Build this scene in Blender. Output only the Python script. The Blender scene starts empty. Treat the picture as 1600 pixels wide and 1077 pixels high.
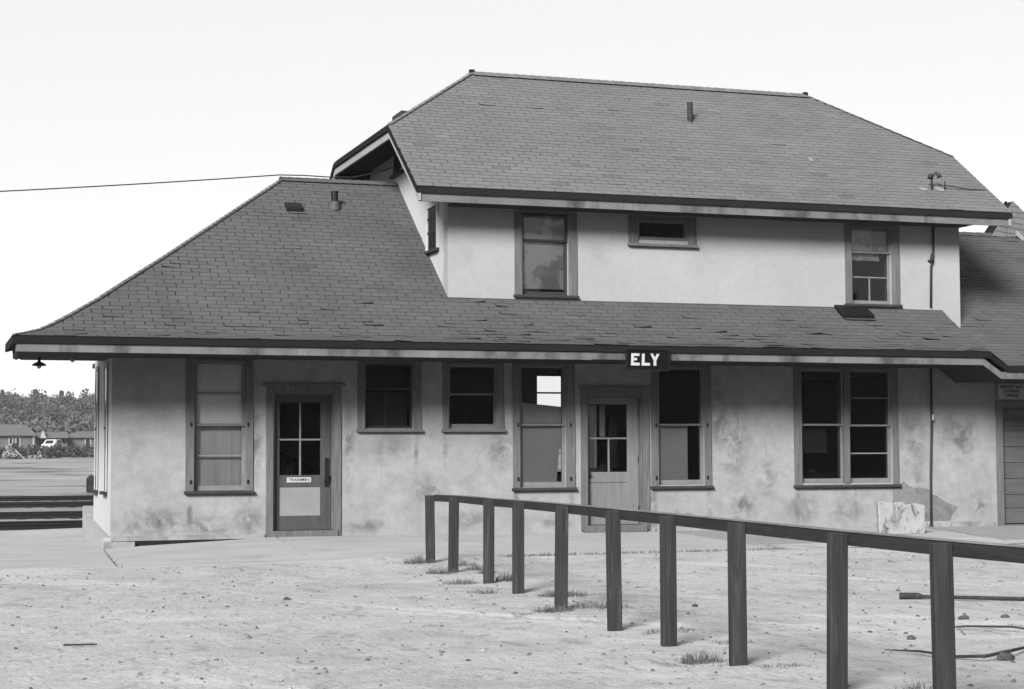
import bpy, bmesh, math, random
import numpy as np
from mathutils import Vector, Matrix
random.seed(7)
RNG = np.random.default_rng(11)
sc = bpy.context.scene
COL = sc.collection
R = math.radians

# ------------------------------------------------------------------ camera
cam = bpy.data.objects.new('camera', bpy.data.cameras.new('camera'))
COL.objects.link(cam)
cam.data.sensor_width = 36.0
cam.data.lens = 2743.0 / 1600.0 * 36.0
cam.data.clip_start = 0.1
cam.data.clip_end = 6000
YAW, PITCH, ROLL, EYE = .3215, .0591, -.0031, 1.55
fwd = Vector((math.sin(YAW), math.cos(YAW), 0)); rgt = Vector((math.cos(YAW), -math.sin(YAW), 0)); upv = Vector((0, 0, 1))
w_ = fwd * math.cos(PITCH) + upv * math.sin(PITCH)
u_ = -fwd * math.sin(PITCH) + upv * math.cos(PITCH)
r_ = rgt * math.cos(ROLL) + u_ * math.sin(ROLL)
u_ = -rgt * math.sin(ROLL) + u_ * math.cos(ROLL)
cam.matrix_world = Matrix(((r_.x, u_.x, -w_.x, 0), (r_.y, u_.y, -w_.y, 0), (r_.z, u_.z, -w_.z, EYE), (0, 0, 0, 1)))
sc.camera = cam

# ------------------------------------------------------------------ sky, sun, exposure
SUN_EL, SUN_AZ = 28.5, 219.0            # azimuth clockwise from +Y: from the front left, behind the camera
SUN_STRENGTH, SUN_ANGLE = 5.0, 20.0
SKY_STRENGTH, VEIL = 0.10, 2.2          # bright white overcast veil over the Nishita sky
EXPOSURE = 1.7
HAZE = .00015
world = bpy.data.worlds.new('World'); sc.world = world; world.use_nodes = True
nt = world.node_tree; bg = nt.nodes['Background']
sky = nt.nodes.new('ShaderNodeTexSky'); sky.sky_type = 'NISHITA'; sky.sun_disc = False
sky.sun_elevation = R(SUN_EL); sky.sun_rotation = R(SUN_AZ)
bw = nt.nodes.new('ShaderNodeRGBToBW')
mul = nt.nodes.new('ShaderNodeMath'); mul.operation = 'MULTIPLY_ADD'
mul.inputs[1].default_value = 0.14; mul.inputs[2].default_value = VEIL
nt.links.new(sky.outputs[0], bw.inputs[0]); nt.links.new(bw.outputs[0], mul.inputs[0])
nt.links.new(mul.outputs[0], bg.inputs[0]); bg.inputs[1].default_value = SKY_STRENGTH
sun = bpy.data.objects.new('sun', bpy.data.lights.new('sun', 'SUN')); COL.objects.link(sun)
sun.data.energy = SUN_STRENGTH; sun.data.angle = R(SUN_ANGLE); sun.data.color = (1, 1, 1)
sd = Vector((math.sin(R(SUN_AZ)) * math.cos(R(SUN_EL)), math.cos(R(SUN_AZ)) * math.cos(R(SUN_EL)), math.sin(R(SUN_EL))))
sun.rotation_euler = sd.to_track_quat('Z', 'Y').to_euler(); sun.location = (-10, -20, 30)
vs = sc.view_settings
vs.view_transform = 'Standard'; vs.look = 'None'; vs.exposure = EXPOSURE; vs.gamma = 1; vs.use_curve_mapping = False

# ------------------------------------------------------------------ materials
ALB = .32      # overall scale of the grey values
def M(name, col, var=.15, scale=2., detail=6., stretch=(1, 1, 1), rough=.85, bump=0., bscale=30., spec=.06,
      stain=None, tone=False, var2=0., scale2=12., metal=0., var3=0., scale3=60., spots=None):
    """grey procedural material: two noise mottlings, an optional stain with a shape of its own, fine bump"""
    col *= ALB
    m = bpy.data.materials.new(name); m.use_nodes = True
    t = m.node_tree; L = t.links.new; b = t.nodes['Principled BSDF']
    b.inputs['Roughness'].default_value = rough
    b.inputs['Specular IOR Level'].default_value = spec
    b.inputs['Metallic'].default_value = metal
    g = t.nodes.new('ShaderNodeNewGeometry')
    mp = t.nodes.new('ShaderNodeMapping'); mp.inputs['Scale'].default_value = stretch
    L(g.outputs['Position'], mp.inputs[0])
    def noise(s, d, dist=0.):
        n = t.nodes.new('ShaderNodeTexNoise'); n.inputs['Scale'].default_value = s; n.inputs['Detail'].default_value = d
        n.inputs['Roughness'].default_value = .6; n.inputs['Distortion'].default_value = dist
        L(mp.outputs[0], n.inputs['Vector']); return n.outputs[0]
    def rng(v, a, b_, lo=.25, hi=.75):
        r = t.nodes.new('ShaderNodeMapRange'); r.inputs[1].default_value = lo; r.inputs[2].default_value = hi
        r.inputs[3].default_value = a; r.inputs[4].default_value = b_; L(v, r.inputs[0]); return r.outputs[0]
    def math_(op, a, b_):
        n = t.nodes.new('ShaderNodeMath'); n.operation = op
        for i, v in ((0, a), (1, b_)):
            if isinstance(v, (int, float)): n.inputs[i].default_value = v
            else: L(v, n.inputs[i])
        return n.outputs[0]
    v = math_('MULTIPLY', rng(noise(scale, detail, .4), 1 - var, 1 + var), col)
    if var2: v = math_('MULTIPLY', v, rng(noise(scale2, 4), 1 - var2, 1 + var2))
    if stain:
        for (scol, ssc, lo, hi, sst, *rot) in stain:      # colour, scale, thresholds, stretch, rotation
            mp2 = t.nodes.new('ShaderNodeMapping'); mp2.vector_type = 'TEXTURE'; mp2.inputs['Scale'].default_value = [1 / q for q in sst]
            if rot: mp2.inputs['Rotation'].default_value = (0, 0, R(rot[0]))
            L(g.outputs['Position'], mp2.inputs[0])
            n = t.nodes.new('ShaderNodeTexNoise'); n.inputs['Scale'].default_value = ssc; n.inputs['Detail'].default_value = 7
            n.inputs['Roughness'].default_value = .62; n.inputs['Distortion'].default_value = .5; L(mp2.outputs[0], n.inputs['Vector'])
            k = rng(n.outputs[0], 0, 1, lo, hi)
            mx = t.nodes.new('ShaderNodeMix'); mx.data_type = 'FLOAT'; L(k, mx.inputs[0]); L(v, mx.inputs[2]); 
            mx.inputs[3].default_value = scol * ALB; v = mx.outputs[0]
    if spots:
        for (sx, sz, rx, rz, scol) in spots:        # dirt patches with a place of their own on a wall
            mp3 = t.nodes.new('ShaderNodeMapping'); mp3.vector_type = 'TEXTURE'; mp3.inputs['Location'].default_value = (sx, 28.3, sz); mp3.inputs['Scale'].default_value = (rx, 40, rz)
            L(g.outputs['Position'], mp3.inputs[0]); ln = t.nodes.new('ShaderNodeVectorMath'); ln.operation = 'LENGTH'; L(mp3.outputs[0], ln.inputs[0])
            k = math_('MULTIPLY', rng(ln.outputs['Value'], 1, 0, .25, 1.), rng(noise(4.5, 8, .6), 0, 1, .38, .60))
            mx = t.nodes.new('ShaderNodeMix'); mx.data_type = 'FLOAT'; L(k, mx.inputs[0]); L(v, mx.inputs[2]); mx.inputs[3].default_value = scol * ALB; v = mx.outputs[0]
    if var3: v = math_('MULTIPLY', v, rng(noise(scale3, 3), 1 - var3, 1 + var3))
    if tone:
        a = t.nodes.new('ShaderNodeAttribute'); a.attribute_name = 'tone'; v = math_('MULTIPLY', v, a.outputs['Fac'])
    cc = t.nodes.new('ShaderNodeCombineColor')
    for i in range(3): L(v, cc.inputs[i])
    L(cc.outputs[0], b.inputs['Base Color'])
    if bump:
        bp = t.nodes.new('ShaderNodeBump'); bp.inputs['Strength'].default_value = bump; bp.inputs['Distance'].default_value = .02
        L(noise(bscale, 8), bp.inputs['Height']); L(bp.outputs[0], b.inputs['Normal'])
    return m

STUCCO = M('stucco', .41, .15, 2.0, 9, rough=.95, bump=.55, bscale=55, spec=.03, var2=.12, scale2=6.5, var3=.13, scale3=48,
           spots=[(4.0, .55, .07, .5, .19), (4.97, .5, .06, .45, .2), (9.5, .55, .07, .5, .2), (10.5, .48, .08, .45, .2), (12.05, .5, .06, .5, .2), (13.08, .55, .07, .5, .19), (14.82, .5, .07, .45, .2), (16.0, .5, .06, .4, .22), (7.75, 1.5, .06, .5, .22), (8.25, 1.5, .06, .5, .22), (6.9, .28, .5, .14, .22), (10.2, .30, .4, .16, .22), (12.6, .32, .5, .2, .20), (17.3, .9, .2, .5, .24), (14.2, 1.0, .25, .5, .24), (18.6, .5, .3, .3, .22), (3.4, .38, .7, .28, .17), (4.3, .30, .5, .22, .17), (4.95, .42, .28, .30, .15), (7.95, .85, .35, .35, .22), (8.6, .35, .6, .2, .24), (13.55, 1.7, .40, 1.0, .19), (13.75, .50, .35, .35, .18), (13.25, 2.2, .25, .7, .20),
                  (14.9, .45, .4, .35, .22), (15.8, .40, .5, .25, .24), (17.2, 1.7, .35, .8, .22), (18.2, 1.75, .5, .6, .20), (9.2, 1.55, .35, .5, .22), (7.3, 1.55, .5, .35, .26), (12.0, .45, .12, .8, .22), (5.05, 1.7, .14, .9, .20), (6.6, 1.6, .12, .9, .22)],
           stain=[(.29, .9, .56, .80, (1, 1, .8)), (.30, 3.0, .60, .78, (1, 1, .35)), (.50, 1.6, .60, .8, (1, 1, 1))])
STUCCO_UP = M('clean_stucco', .47, .08, .9, 7, var3=.05, scale3=38, rough=.95, bump=.32, bscale=34, spec=.03, var2=.04, scale2=9,
              stain=[(.36, 1.1, .58, .8, (1, 1, .6))])
STUCCO_END = M('sunlit_end_stucco', .66, .08, .9, 7, var3=.05, scale3=38, rough=.95, bump=.32, bscale=34, spec=.03, var2=.04, scale2=9, stain=[(.5, 1.1, .58, .8, (1, 1, .6))])  # same stucco made brighter, sunlight on the end walls put into the colour
CEMENT = M('bare_cement', .25, .16, 3, 8, var2=.12, scale2=14, stain=[(.17, 2.5, .5, .68, (1, 1, 1)), (.33, 4, .58, .7, (1, 1, 1))], rough=.95, bump=.5, bscale=40)
PLINTH_END = M('sunlit_end_plinth', .46, .12, 2, 7, rough=.9, bump=.3, bscale=30, stain=[(.4, 3, .58, .7, (1, 1, 1))])  # same plinth, end face painted brighter to look sunlit
PLINTH = M('concrete_plinth', .38, .15, 2, 7, rough=.9, bump=.4, bscale=30, stain=[(.22, 2.2, .48, .66, (1, 1, 1))])
TRIM = M('weathered_trim_paint', .165, .3, 3, 6, (8, 8, .7), rough=.8, bump=.25, bscale=20, stain=[(.24, 2.2, .55, .72, (6, 6, .5))])
SILLM = M('dark_sill_paint', .055, .3, 4, 5, (1, 6, 6), rough=.8, bump=.2)
SASH = M('sash_paint', .24, .22, 5, 5, rough=.75, bump=.15, bscale=40)
SASH_DARK = M('dark_sash_paint', .05, .25, 5, 5, rough=.75, bump=.15, bscale=40)
FASCIA = M('weathered_fascia_paint', .20, .25, 1.3, 7, (1, 1, .6), rough=.85, bump=.2, bscale=25,
           stain=[(.08, 1.9, .49, .62, (1, 1, .4)), (.30, 2.4, .60, .75, (.6, 1, 1))])
RAKEB = M('pale_rake_paint', .42, .2, 1.3, 7, rough=.85, bump=.2, bscale=25, stain=[(.2, 2.5, .58, .72, (1, 1, 1))])
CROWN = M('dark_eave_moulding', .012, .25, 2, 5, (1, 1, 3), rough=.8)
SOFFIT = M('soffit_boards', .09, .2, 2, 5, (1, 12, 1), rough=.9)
SHINGLE = M('asphalt_shingle', .128, .10, .8, 8, rough=.95, bump=.35, bscale=160, spec=.05, tone=True, var2=.09, scale2=45,
            stain=[(.10, .55, .56, .75, (1, 1, 1))])
SHINGLE_UP = M('asphalt_shingle_pale', .206, .08, .7, 8, rough=.95, bump=.35, bscale=160, spec=.05, tone=True, var2=.08, scale2=45,
               stain=[(.175, .6, .55, .75, (1, 1, 1))])
DECK = M('roof_deck', .016, .2, 3, 4, rough=.95)
DECKUP = M('roof_deck_pale', .02, .2, 3, 4, rough=.95)
DOORP = M('door_paint', .09, .25, 3, 6, (5, 5, .8), rough=.75, bump=.2, bscale=25, stain=[(.07, 3, .58, .75, (1, 1, 1))])
DOORPANEL = M('pale_door_panel', .32, .12, 3, 6, rough=.8, bump=.15, stain=[(.11, 5, .63, .70, (1, 1, 1))])
DOORTWO = M('door_paint_two', .23, .2, 3, 6, (5, 5, .8), rough=.75, bump=.2, bscale=25)
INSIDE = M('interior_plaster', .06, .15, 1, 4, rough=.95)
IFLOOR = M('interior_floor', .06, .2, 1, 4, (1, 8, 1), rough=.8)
BLIND = M('roller_blind', 1.4, .08, 2, 5, (6, 1, .6), rough=.9)
BOARDP = M('grey_board', .60, .06, 2, 5, rough=.85)
TORN = M('torn_blind', .72, .10, 2, 6, rough=.9, stain=[(.42, 1.6, .50, .54, (1, 1, 1))])  # blotches imitate trees and sky reflected in the glass
CURTAIN = M('curtain', .95, .25, 3, 4, (9, 1, .3), rough=.9)
BLACKM = M('black_iron', .009, .3, 6, 4, rough=.6, spec=.12)
PIPEM = M('iron_pipe', .05, .3, 5, 5, (1, 1, 3), rough=.6)
SIGNB = M('black_sign_paint', .004, .3, 4, 5, rough=.6)
SIGNW = M('white_sign_paint', .62, .12, 6, 5, rough=.7)
PLATE = M('name_plate_paint', .62, .12, 8, 5, rough=.8)
SIGNP = M('faded_sign_paint', .50, .12, 8, 5, rough=.8)
INK = M('sign_ink', .03, .2, 8, 3, rough=.8)
PORC = M('white_porcelain', .6, .05, 5, 3, rough=.3)
WOOD = M('creosoted_wood', .052, .42, 2.0, 7, (9, 9, .6), rough=.85, bump=.5, bscale=14, spec=.06, stain=[(.14, 2.4, .55, .78, (9, 9, .5)), (.03, 2, .58, .72, (7, 7, .5))])
WOODTOP = M('bleached_skylit_cap', .26, .3, 2.0, 7, (5, .8, 5), rough=.85, bump=.3, bscale=14, stain=[(.12, 2, .55, .75, (6, .6, 6))])  # weathered rail top, paler still for skylight painted into it
WOODRAIL = M('creosoted_rail', .04, .35, 2.0, 7, (5, .8, 5), rough=.85, bump=.4, bscale=14, stain=[(.11, 2, .6, .8, (6, .6, 6))])
CONC = M('sidewalk_concrete', .53, .10, .7, 8, rough=.92, bump=.25, bscale=35, stain=[(.40, .8, .52, .72, (.7, 1.6, 1)), (.64, 1.4, .58, .75, (.5, 1.2, 1))])
CONCD = M('dark_concrete', .40, .12, 1.2, 8, rough=.92, bump=.25, bscale=35, stain=[(.30, 1.8, .55, .7, (.6, 2, 1))])  # concrete for the darker slabs of the walk
DIRT = M('dirt_lot', .56, .14, .55, 10, rough=.97, bump=1., bscale=16, spec=.1, var2=.17, scale2=5, var3=.2, scale3=42,
         stain=[(.70, .5, .55, .70, (.8, .7, 1)), (.76, .55, .57, .70, (.25, 1.6, 1), 128), (.42, .5, .57, .72, (.25, 1.5, 1), 128), (.40, .8, .54, .72, (1, .7, 1)), (.34, 2.4, .57, .70, (1.2, .6, 1)), (.27, 6, .60, .70, (1.3, .5, 1)), (.24, 16, .62, .70, (1.3, .5, 1))])
BALLAST = M('ballast', .30, .3, 1.2, 9, rough=.97, bump=.7, bscale=12, stain=[(.46, .25, .5, .7, (.15, 1, 1))])
FIELD = M('dry_field', .36, .2, .10, 10, (.5, 2, 1), rough=.97, bump=.6, bscale=4, stain=[(.13, .16, .54, .62, (.35, 1.2, 1)), (.52, .22, .52, .66, (.3, 1.0, 1)), (.12, .5, .58, .66, (.4, 1.2, 1))])
STEEL = M('rusty_rail_steel', .022, .3, 2, 4, (.3, 1, 1), rough=.6)
LEAF = M('foliage', .105, .25, .15, 4, rough=.9, spec=.1, tone=True)
HILLM = M('hill_ground', .07, .3, .06, 6, rough=.97)
WEED = M('weed_blades', .16, .3, 5, 3, rough=.9, spec=.1)
PALE = M('pale_blossom', .46, .2, 2, 4, rough=.9, tone=True)
HWALL = M('house_siding', .15, .12, 1, 4, rough=.9)
HWALLB = M('shed_boards', .085, .15, 1, 4, rough=.9)
HROOF = M('house_roofing', .16, .1, .6, 4, rough=.9)
HTRIM = M('house_white_trim', .45, .1, 1, 3, rough=.8)
CARP = M('pale_car_paint', .75, .03, 1, 2, rough=.35, spec=.5)
STONE = M('stone', .11, .35, 14, 5, rough=.95, bump=.4, bscale=40)
PEB = M('pebbles', .42, .3, 20, 4, rough=.95, tone=True)
WIREM = M('cable_rubber', .04, .1, 2, 2, rough=.7)
BOARDW = M('chipped_white_paint', .48, .18, 3, 6, rough=.9, bump=.5, bscale=25, stain=[(.07, 4.2, .53, .66, (1.2, 1, .6)), (.16, 9, .56, .70, (1.4, 1, .5))])
TINM = M('galvanised_tin', .10, .3, 6, 5, rough=.6, spec=.12)
SMEAR = M('roofing_patch', .30, .15, 6, 4, rough=.9)

def glass_mat(name, refl=1.0, tint=.92):
    m = bpy.data.materials.new(name); m.use_nodes = True; t = m.node_tree
    t.nodes.remove(t.nodes['Principled BSDF'])
    out = t.nodes['Material Output']; mx = t.nodes.new('ShaderNodeMixShader')
    tr = t.nodes.new('ShaderNodeBsdfTransparent'); tr.inputs[0].default_value = (tint,) * 3 + (1,)
    gl = t.nodes.new('ShaderNodeBsdfGlossy'); gl.inputs[0].default_value = (refl,) * 3 + (1,); gl.inputs['Roughness'].default_value = .015
    fr = t.nodes.new('ShaderNodeFresnel'); fr.inputs[0].default_value = 1.5
    n = t.nodes.new('ShaderNodeTexNoise'); n.inputs['Scale'].default_value = 1.6; n.inputs['Detail'].default_value = 1
    bp = t.nodes.new('ShaderNodeBump'); bp.inputs['Strength'].default_value = .03; bp.inputs['Distance'].default_value = .02
    g = t.nodes.new('ShaderNodeNewGeometry'); t.links.new(g.outputs['Position'], n.inputs['Vector'])
    t.links.new(n.outputs[0], bp.inputs['Height']); t.links.new(bp.outputs[0], gl.inputs['Normal'])
    t.links.new(fr.outputs[0], mx.inputs[0]); t.links.new(tr.outputs[0], mx.inputs[1]); t.links.new(gl.outputs[0], mx.inputs[2])
    t.links.new(mx.outputs[0], out.inputs[0]); return m
GLASS = glass_mat('window_glass', .8, .93)

# ------------------------------------------------------------------ mesh helpers
def rootloc(o):
    v = Vector((0, 0, 0))
    while o: v += o.location; o = o.parent
    return v
def thing(name, label, cat, loc=(0, 0, 0), group=None):
    o = bpy.data.objects.new(name, None); COL.objects.link(o); o.location = loc; o.empty_display_size = .3
    tag(o, label, cat, group); return o
def tag(o, label, cat, group=None):
    o['label'] = label; o['category'] = cat
    if group: o['group'] = group
    return o
class MB:
    def __init__(s): s.v = []; s.f = []; s.t = []
    def add(s, vs, fs, tone=1.):
        n = len(s.v); s.v += [tuple(p) for p in vs]; s.f += [tuple(i + n for i in f) for f in fs]; s.t += [tone] * len(fs); return s
    def box(s, x0, y0, z0, x1, y1, z1):
        return s.add([(x0, y0, z0), (x1, y0, z0), (x1, y1, z0), (x0, y1, z0), (x0, y0, z1), (x1, y0, z1), (x1, y1, z1), (x0, y1, z1)],
                     [(3, 2, 1, 0), (4, 5, 6, 7), (0, 1, 5, 4), (1, 2, 6, 5), (2, 3, 7, 6), (3, 0, 4, 7)])
    def prism(s, poly, off):
        """extrude a polygon by a vector"""
        n = len(poly); off = Vector(off); a = [Vector(p) for p in poly]
        return s.add(a + [p + off for p in a], [tuple(range(n - 1, -1, -1)), tuple(range(n, 2 * n))] + [(i, (i + 1) % n, n + (i + 1) % n, n + i) for i in range(n)])
    def tube(s, pts, r, n=8, caps=True):
        pts = [Vector(p) for p in pts]; rs = r if isinstance(r, (list, tuple)) else [r] * len(pts); vs = []; k0 = None
        for i, p in enumerate(pts):
            d = (pts[min(i + 1, len(pts) - 1)] - pts[max(i - 1, 0)]).normalized()
            a = d.orthogonal().normalized() if k0 is None else (k0 - d * k0.dot(d)).normalized(); k0 = a; b = d.cross(a)
            vs += [p + (a * math.cos(2 * math.pi * j / n) + b * math.sin(2 * math.pi * j / n)) * rs[i] for j in range(n)]
        fs = [(i * n + j, i * n + (j + 1) % n, (i + 1) * n + (j + 1) % n, (i + 1) * n + j) for i in range(len(pts) - 1) for j in range(n)]
        if caps: fs += [tuple(range(n - 1, -1, -1)), tuple(range((len(pts) - 1) * n, len(pts) * n))]
        return s.add(vs, fs)
    def build(s, name, mat, parent=None, smooth=False, bevel=0., kind=None):
        me = bpy.data.meshes.new(name); off = rootloc(parent)
        me.from_pydata([(x - off.x, y - off.y, z - off.z) for x, y, z in s.v], [], s.f)
        if any(t != 1. for t in s.t) or (mat in (SHINGLE, SHINGLE_UP, LEAF, PALE, PEB)):
            a = me.attributes.new('tone', 'FLOAT', 'FACE'); a.data.foreach_set('value', s.t)
        me.materials.append(mat)
        if bevel:
            bm = bmesh.new(); bm.from_mesh(me)
            bmesh.ops.bevel(bm, geom=bm.edges[:], offset=bevel, segments=1, affect='EDGES'); bm.to_mesh(me); bm.free()
        if smooth: me.polygons.foreach_set('use_smooth', [True] * len(me.polygons))
        me.update()
        o = bpy.data.objects.new(name, me); COL.objects.link(o); o.parent = parent
        if kind: o['kind'] = kind
        return o
def np_mesh(name, verts, quads, mat, tone=None, parent=None, kind=None):
    """big meshes from numpy arrays of vertices and quads"""
    me = bpy.data.meshes.new(name); nv, nq = len(verts), len(quads)
    me.vertices.add(nv); me.vertices.foreach_set('co', np.asarray(verts, np.float32).ravel())
    me.loops.add(nq * 4); me.loops.foreach_set('vertex_index', np.asarray(quads, np.int32).ravel())
    me.polygons.add(nq); me.polygons.foreach_set('loop_start', np.arange(0, nq * 4, 4, dtype=np.int32))
    if tone is not None:
        a = me.attributes.new('tone', 'FLOAT', 'FACE'); a.data.foreach_set('value', np.asarray(tone, np.float32))
    me.materials.append(mat); me.update(calc_edges=True); me.validate()
    o = bpy.data.objects.new(name, me); COL.objects.link(o); o.parent = parent
    if kind: o['kind'] = kind
    return o
def wall_grid(mb, axis, at, thick, u0, u1, z0, z1, holes):
    """wall slab with rectangular openings. axis 'x': runs along x at y=at (thick towards +y)"""
    us = sorted({u0, u1} | {h[i] for h in holes for i in (0, 2)}); zs = sorted({z0, z1} | {h[i] for h in holes for i in (1, 3)})
    P = (lambda u, z, t: (u, at + t, z)) if axis == 'x' else (lambda u, z, t: (at + t, u, z))
    inh = lambda u, z: any(h[0] < u < h[2] and h[1] < z < h[3] for h in holes)
    idx = {}
    def vid(u, z, t):
        k = (u, z, t)
        if k not in idx: idx[k] = len(vs); vs.append(P(u, z, t))
        return idx[k]
    vs = []; fs = []; solid = {}
    for i in range(len(us) - 1):
        for j in range(len(zs) - 1):
            solid[i, j] = not inh((us[i] + us[i + 1]) / 2, (zs[j] + zs[j + 1]) / 2)
    for (i, j), sol in solid.items():
        if not sol: continue
        a, b, c, d = us[i], us[i + 1], zs[j], zs[j + 1]
        for t in (0, thick):
            q = (vid(a, c, t), vid(b, c, t), vid(b, d, t), vid(a, d, t)); fs.append(q if t == 0 else q[::-1])
        for (di, dj, e) in ((-1, 0, ((a, c), (a, d))), (1, 0, ((b, c), (b, d))), (0, -1, ((a, c), (b, c))), (0, 1, ((a, d), (b, d)))):
            if not solid.get((i + di, j + dj), False):
                (p, q_), (r, s_) = e; fs.append((vid(p, q_, 0), vid(r, s_, 0), vid(r, s_, thick), vid(p, q_, thick)))
    mb.add(vs, fs); return mb
def text_mesh(name, body, size, mat, parent, loc, width=None, bold=.0, align='CENTER'):
    c = bpy.data.curves.new(name, 'FONT'); c.body = body; c.size = size; c.align_x = align; c.align_y = 'CENTER'
    c.extrude = .0015; c.offset = bold; c.resolution_u = 2
    o = bpy.data.objects.new(name, c); COL.objects.link(o); bpy.context.view_layer.update()
    me = bpy.data.meshes.new_from_object(o.evaluated_get(bpy.context.evaluated_depsgraph_get())); bpy.data.objects.remove(o); bpy.data.curves.remove(c)
    xs = [v.co.x for v in me.vertices]; k = width / (max(xs) - min(xs)) if width else 1.
    off = Vector(loc) - rootloc(parent)
    for v in me.vertices: v.co = Vector((v.co.x * k, -v.co.z, v.co.y)) + off
    me.materials.clear(); me.materials.append(mat)
    o = bpy.data.objects.new(name, me); COL.objects.link(o); o.parent = parent; return o

# ------------------------------------------------------------------ main dimensions (metres)
WY = 28.33                    # street wall plane of the depot
BY = 35.10                    # track-side wall plane
X0, X1 = 2.762, 27.0          # ends of the depot
UX0, UX1 = 8.30, 18.25        # upper storey
YE, ZE = 26.745, 3.235        # street eave
YM = 31.715                   # ridge line
PROF = [(0, 0), (.20, .052), (.41, .118), (.63, .235), (.89, .39), (1.36, .69), (1.85, 1.04), (2.55, 1.53), (4.97, 3.282)]
def pz(d): return float(np.interp(d, [p[0] for p in PROF], [p[1] for p in PROF])) + ZE

# ------------------------------------------------------------------ ground
def swz(x, y):
    back = np.interp(x, [2.6, 5.4, 9, 18, 28], [0, .135, .105, .085, .065]); front = np.interp(x, [2.4, 6, 12.2, 28], [.0, .02, .04, .03])
    return float(front + (back - front) * np.clip((y - 23.7) / (WY - 23.7), 0, 1))
def gh(x, y):
    h = 0.0
    n = (math.sin(x * .9 + y * .35) + math.sin(x * .37 - y * .81 + 2) + math.sin(x * 2.1 + 1.3 * y) * .5 + math.sin(3.7 * x - 2.9 * y) * .3)
    if y < 23.72: h = -.006 + (random.uniform(-.007, .007) if 2 < y < 23 and -8 < x < 22 else 0) + .009 * n * min(1, max(0, (23.4 - y) / 2)) + float(np.interp(x, [2, 6, 12.2, 28], [0, .022, .042, .03])) * min(1, max(0, (y - 21.8) / 1.9))
    elif y < 24.7 and x < 12.2:
        nz = math.sin(x * 1.3 + .7) + .6 * math.sin(x * 3.1 + 2) + .4 * math.sin(x * 7.3 + y * 3) + .3 * math.sin(x * 17 - y * 5)
        h = swz(x, y) + .004 + .005 * nz - .034 * max(0, y - 23.72)
    elif y < 35.6: h = -.10
    elif y < 62: h = -.14 + .006 * n
    else:
        t = min(1, (y - 62) / 150); h = -.12 + .75 * t + (.10 * math.sin(y * .21 + x * .07) + .06 * math.sin(y * .5 - x * .11)) * min(1, (y - 62) / 20)
        if y > 212: h = .63 + min(1, (y - 212) / 12) * .75
    if y < 24.5 and x > 12.2: h += .0
    return h
def sheet(name, xs, ys, mat, fn, parent=None):
    V = [(x, y, fn(x, y)) for y in ys for x in xs]; n = len(xs)
    Q = [(j * n + i, j * n + i + 1, (j + 1) * n + i + 1, (j + 1) * n + i) for j in range(len(ys) - 1) for i in range(n - 1)]
    o = np_mesh(name, np.array(V), np.array(Q), mat, kind='structure')
    o.data.polygons.foreach_set('use_smooth', [True] * len(Q)); return o
xs = [-1800, -600, -200, -80, -40, -25, -15, -10] + list(np.arange(-8, 22.01, .2)) + [24, 28, 35, 50, 90, 250, 700, 1900]
ys = [-1800, -500, -150, -60, -25, -12, -5, 0] + list(np.arange(2, 23.61, .16)) + list(np.arange(23.7, 24.62, .10))
sheet('dirt_lot', xs, ys, DIRT, gh)
# dirt strip right of the sidewalk, rising gently to the wall
sheet('dirt_strip', list(np.arange(12.15, 28.2, .4)) + [40, 90], [23.70, 24.2, 25, 26, 27, 27.7, 28.5], DIRT, lambda x, y: .034 + .04 * max(0, min(1, (y - 23.8) / 4.3)) + .006 * math.sin(x * 2.3 + y * 3))
sheet('rail_yard', [-1800, -300, -100] + list(np.arange(-60, 80, 2.)) + [120, 300, 1900], [35.33] + list(np.arange(36, 62.1, 1.)), BALLAST, lambda x, y: -.14 + .005 * math.sin(x * 1.7 + y * 2.1))
sheet('field', [-1800, -700, -300, -120] + list(np.arange(-60, 90, 1.5)) + [120, 300, 700, 1900], list(np.arange(62, 236, 1.)) + [260, 400, 700, 2500], FIELD, gh)

def hillz(x, y):
    t = min(1, max(0, (y - 245) / 225)); s = t * t * (3 - 2 * t)
    top = 8.2 + 1.6 * math.sin(x * .021 + .6) + .8 * math.sin(x * .06 + 2) + .012 * x
    b = max(0, (y - 480) / 300)
    return 1.0 + s * top - b * b * 10
sheet('hill', [-1800, -900, -500] + list(np.arange(-300, 420, 12.)) + [500, 900, 1900], list(np.arange(240, 560, 10.)) + [620, 800], HILLM, hillz)

# sidewalk slabs
walk = bpy.data.objects.new('sidewalk', None); COL.objects.link(walk); walk['kind'] = 'structure'
def slab(poly, mat, n=3, parent=walk, zoff=0.):
    """quadrilateral slab (front-left, front-right, back-right, back-left) with a worn, slightly uneven surface"""
    a, b, c, d = [Vector((p[0], p[1], 0)) for p in poly]; m = MB(); vs = []; k = n + 1
    for j in range(k):
        for i in range(k):
            p = (a.lerp(b, i / n)).lerp(d.lerp(c, i / n), j / n); vs.append((p.x, p.y, swz(p.x, p.y) + zoff + random.uniform(-.002, .002)))
    fs = [(j * k + i, j * k + i + 1, (j + 1) * k + i + 1, (j + 1) * k + i) for j in range(n) for i in range(n)]
    rim = [i for i in range(k)] + [j * k + n for j in range(1, k)] + [n * k + i for i in range(n - 1, -1, -1)] + [j * k for j in range(n - 1, 0, -1)]
    base = len(vs); vs += [(vs[i][0], vs[i][1], vs[i][2] - .14) for i in rim]; L = len(rim)
    fs += [(rim[i], base + i, base + (i + 1) % L, rim[(i + 1) % L]) for i in range(L)]
    return m.add(vs, fs).build('slab', mat, parent)
g_ = .026
jx = [(2.42, 2.66), (5.08, 5.40), (7.70, 7.79), (9.9, 10.05), (12.12, 12.3)]          # joint x at the kerb and at the wall
ylast = [23.72, 23.72, 23.74, 23.72]
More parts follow.
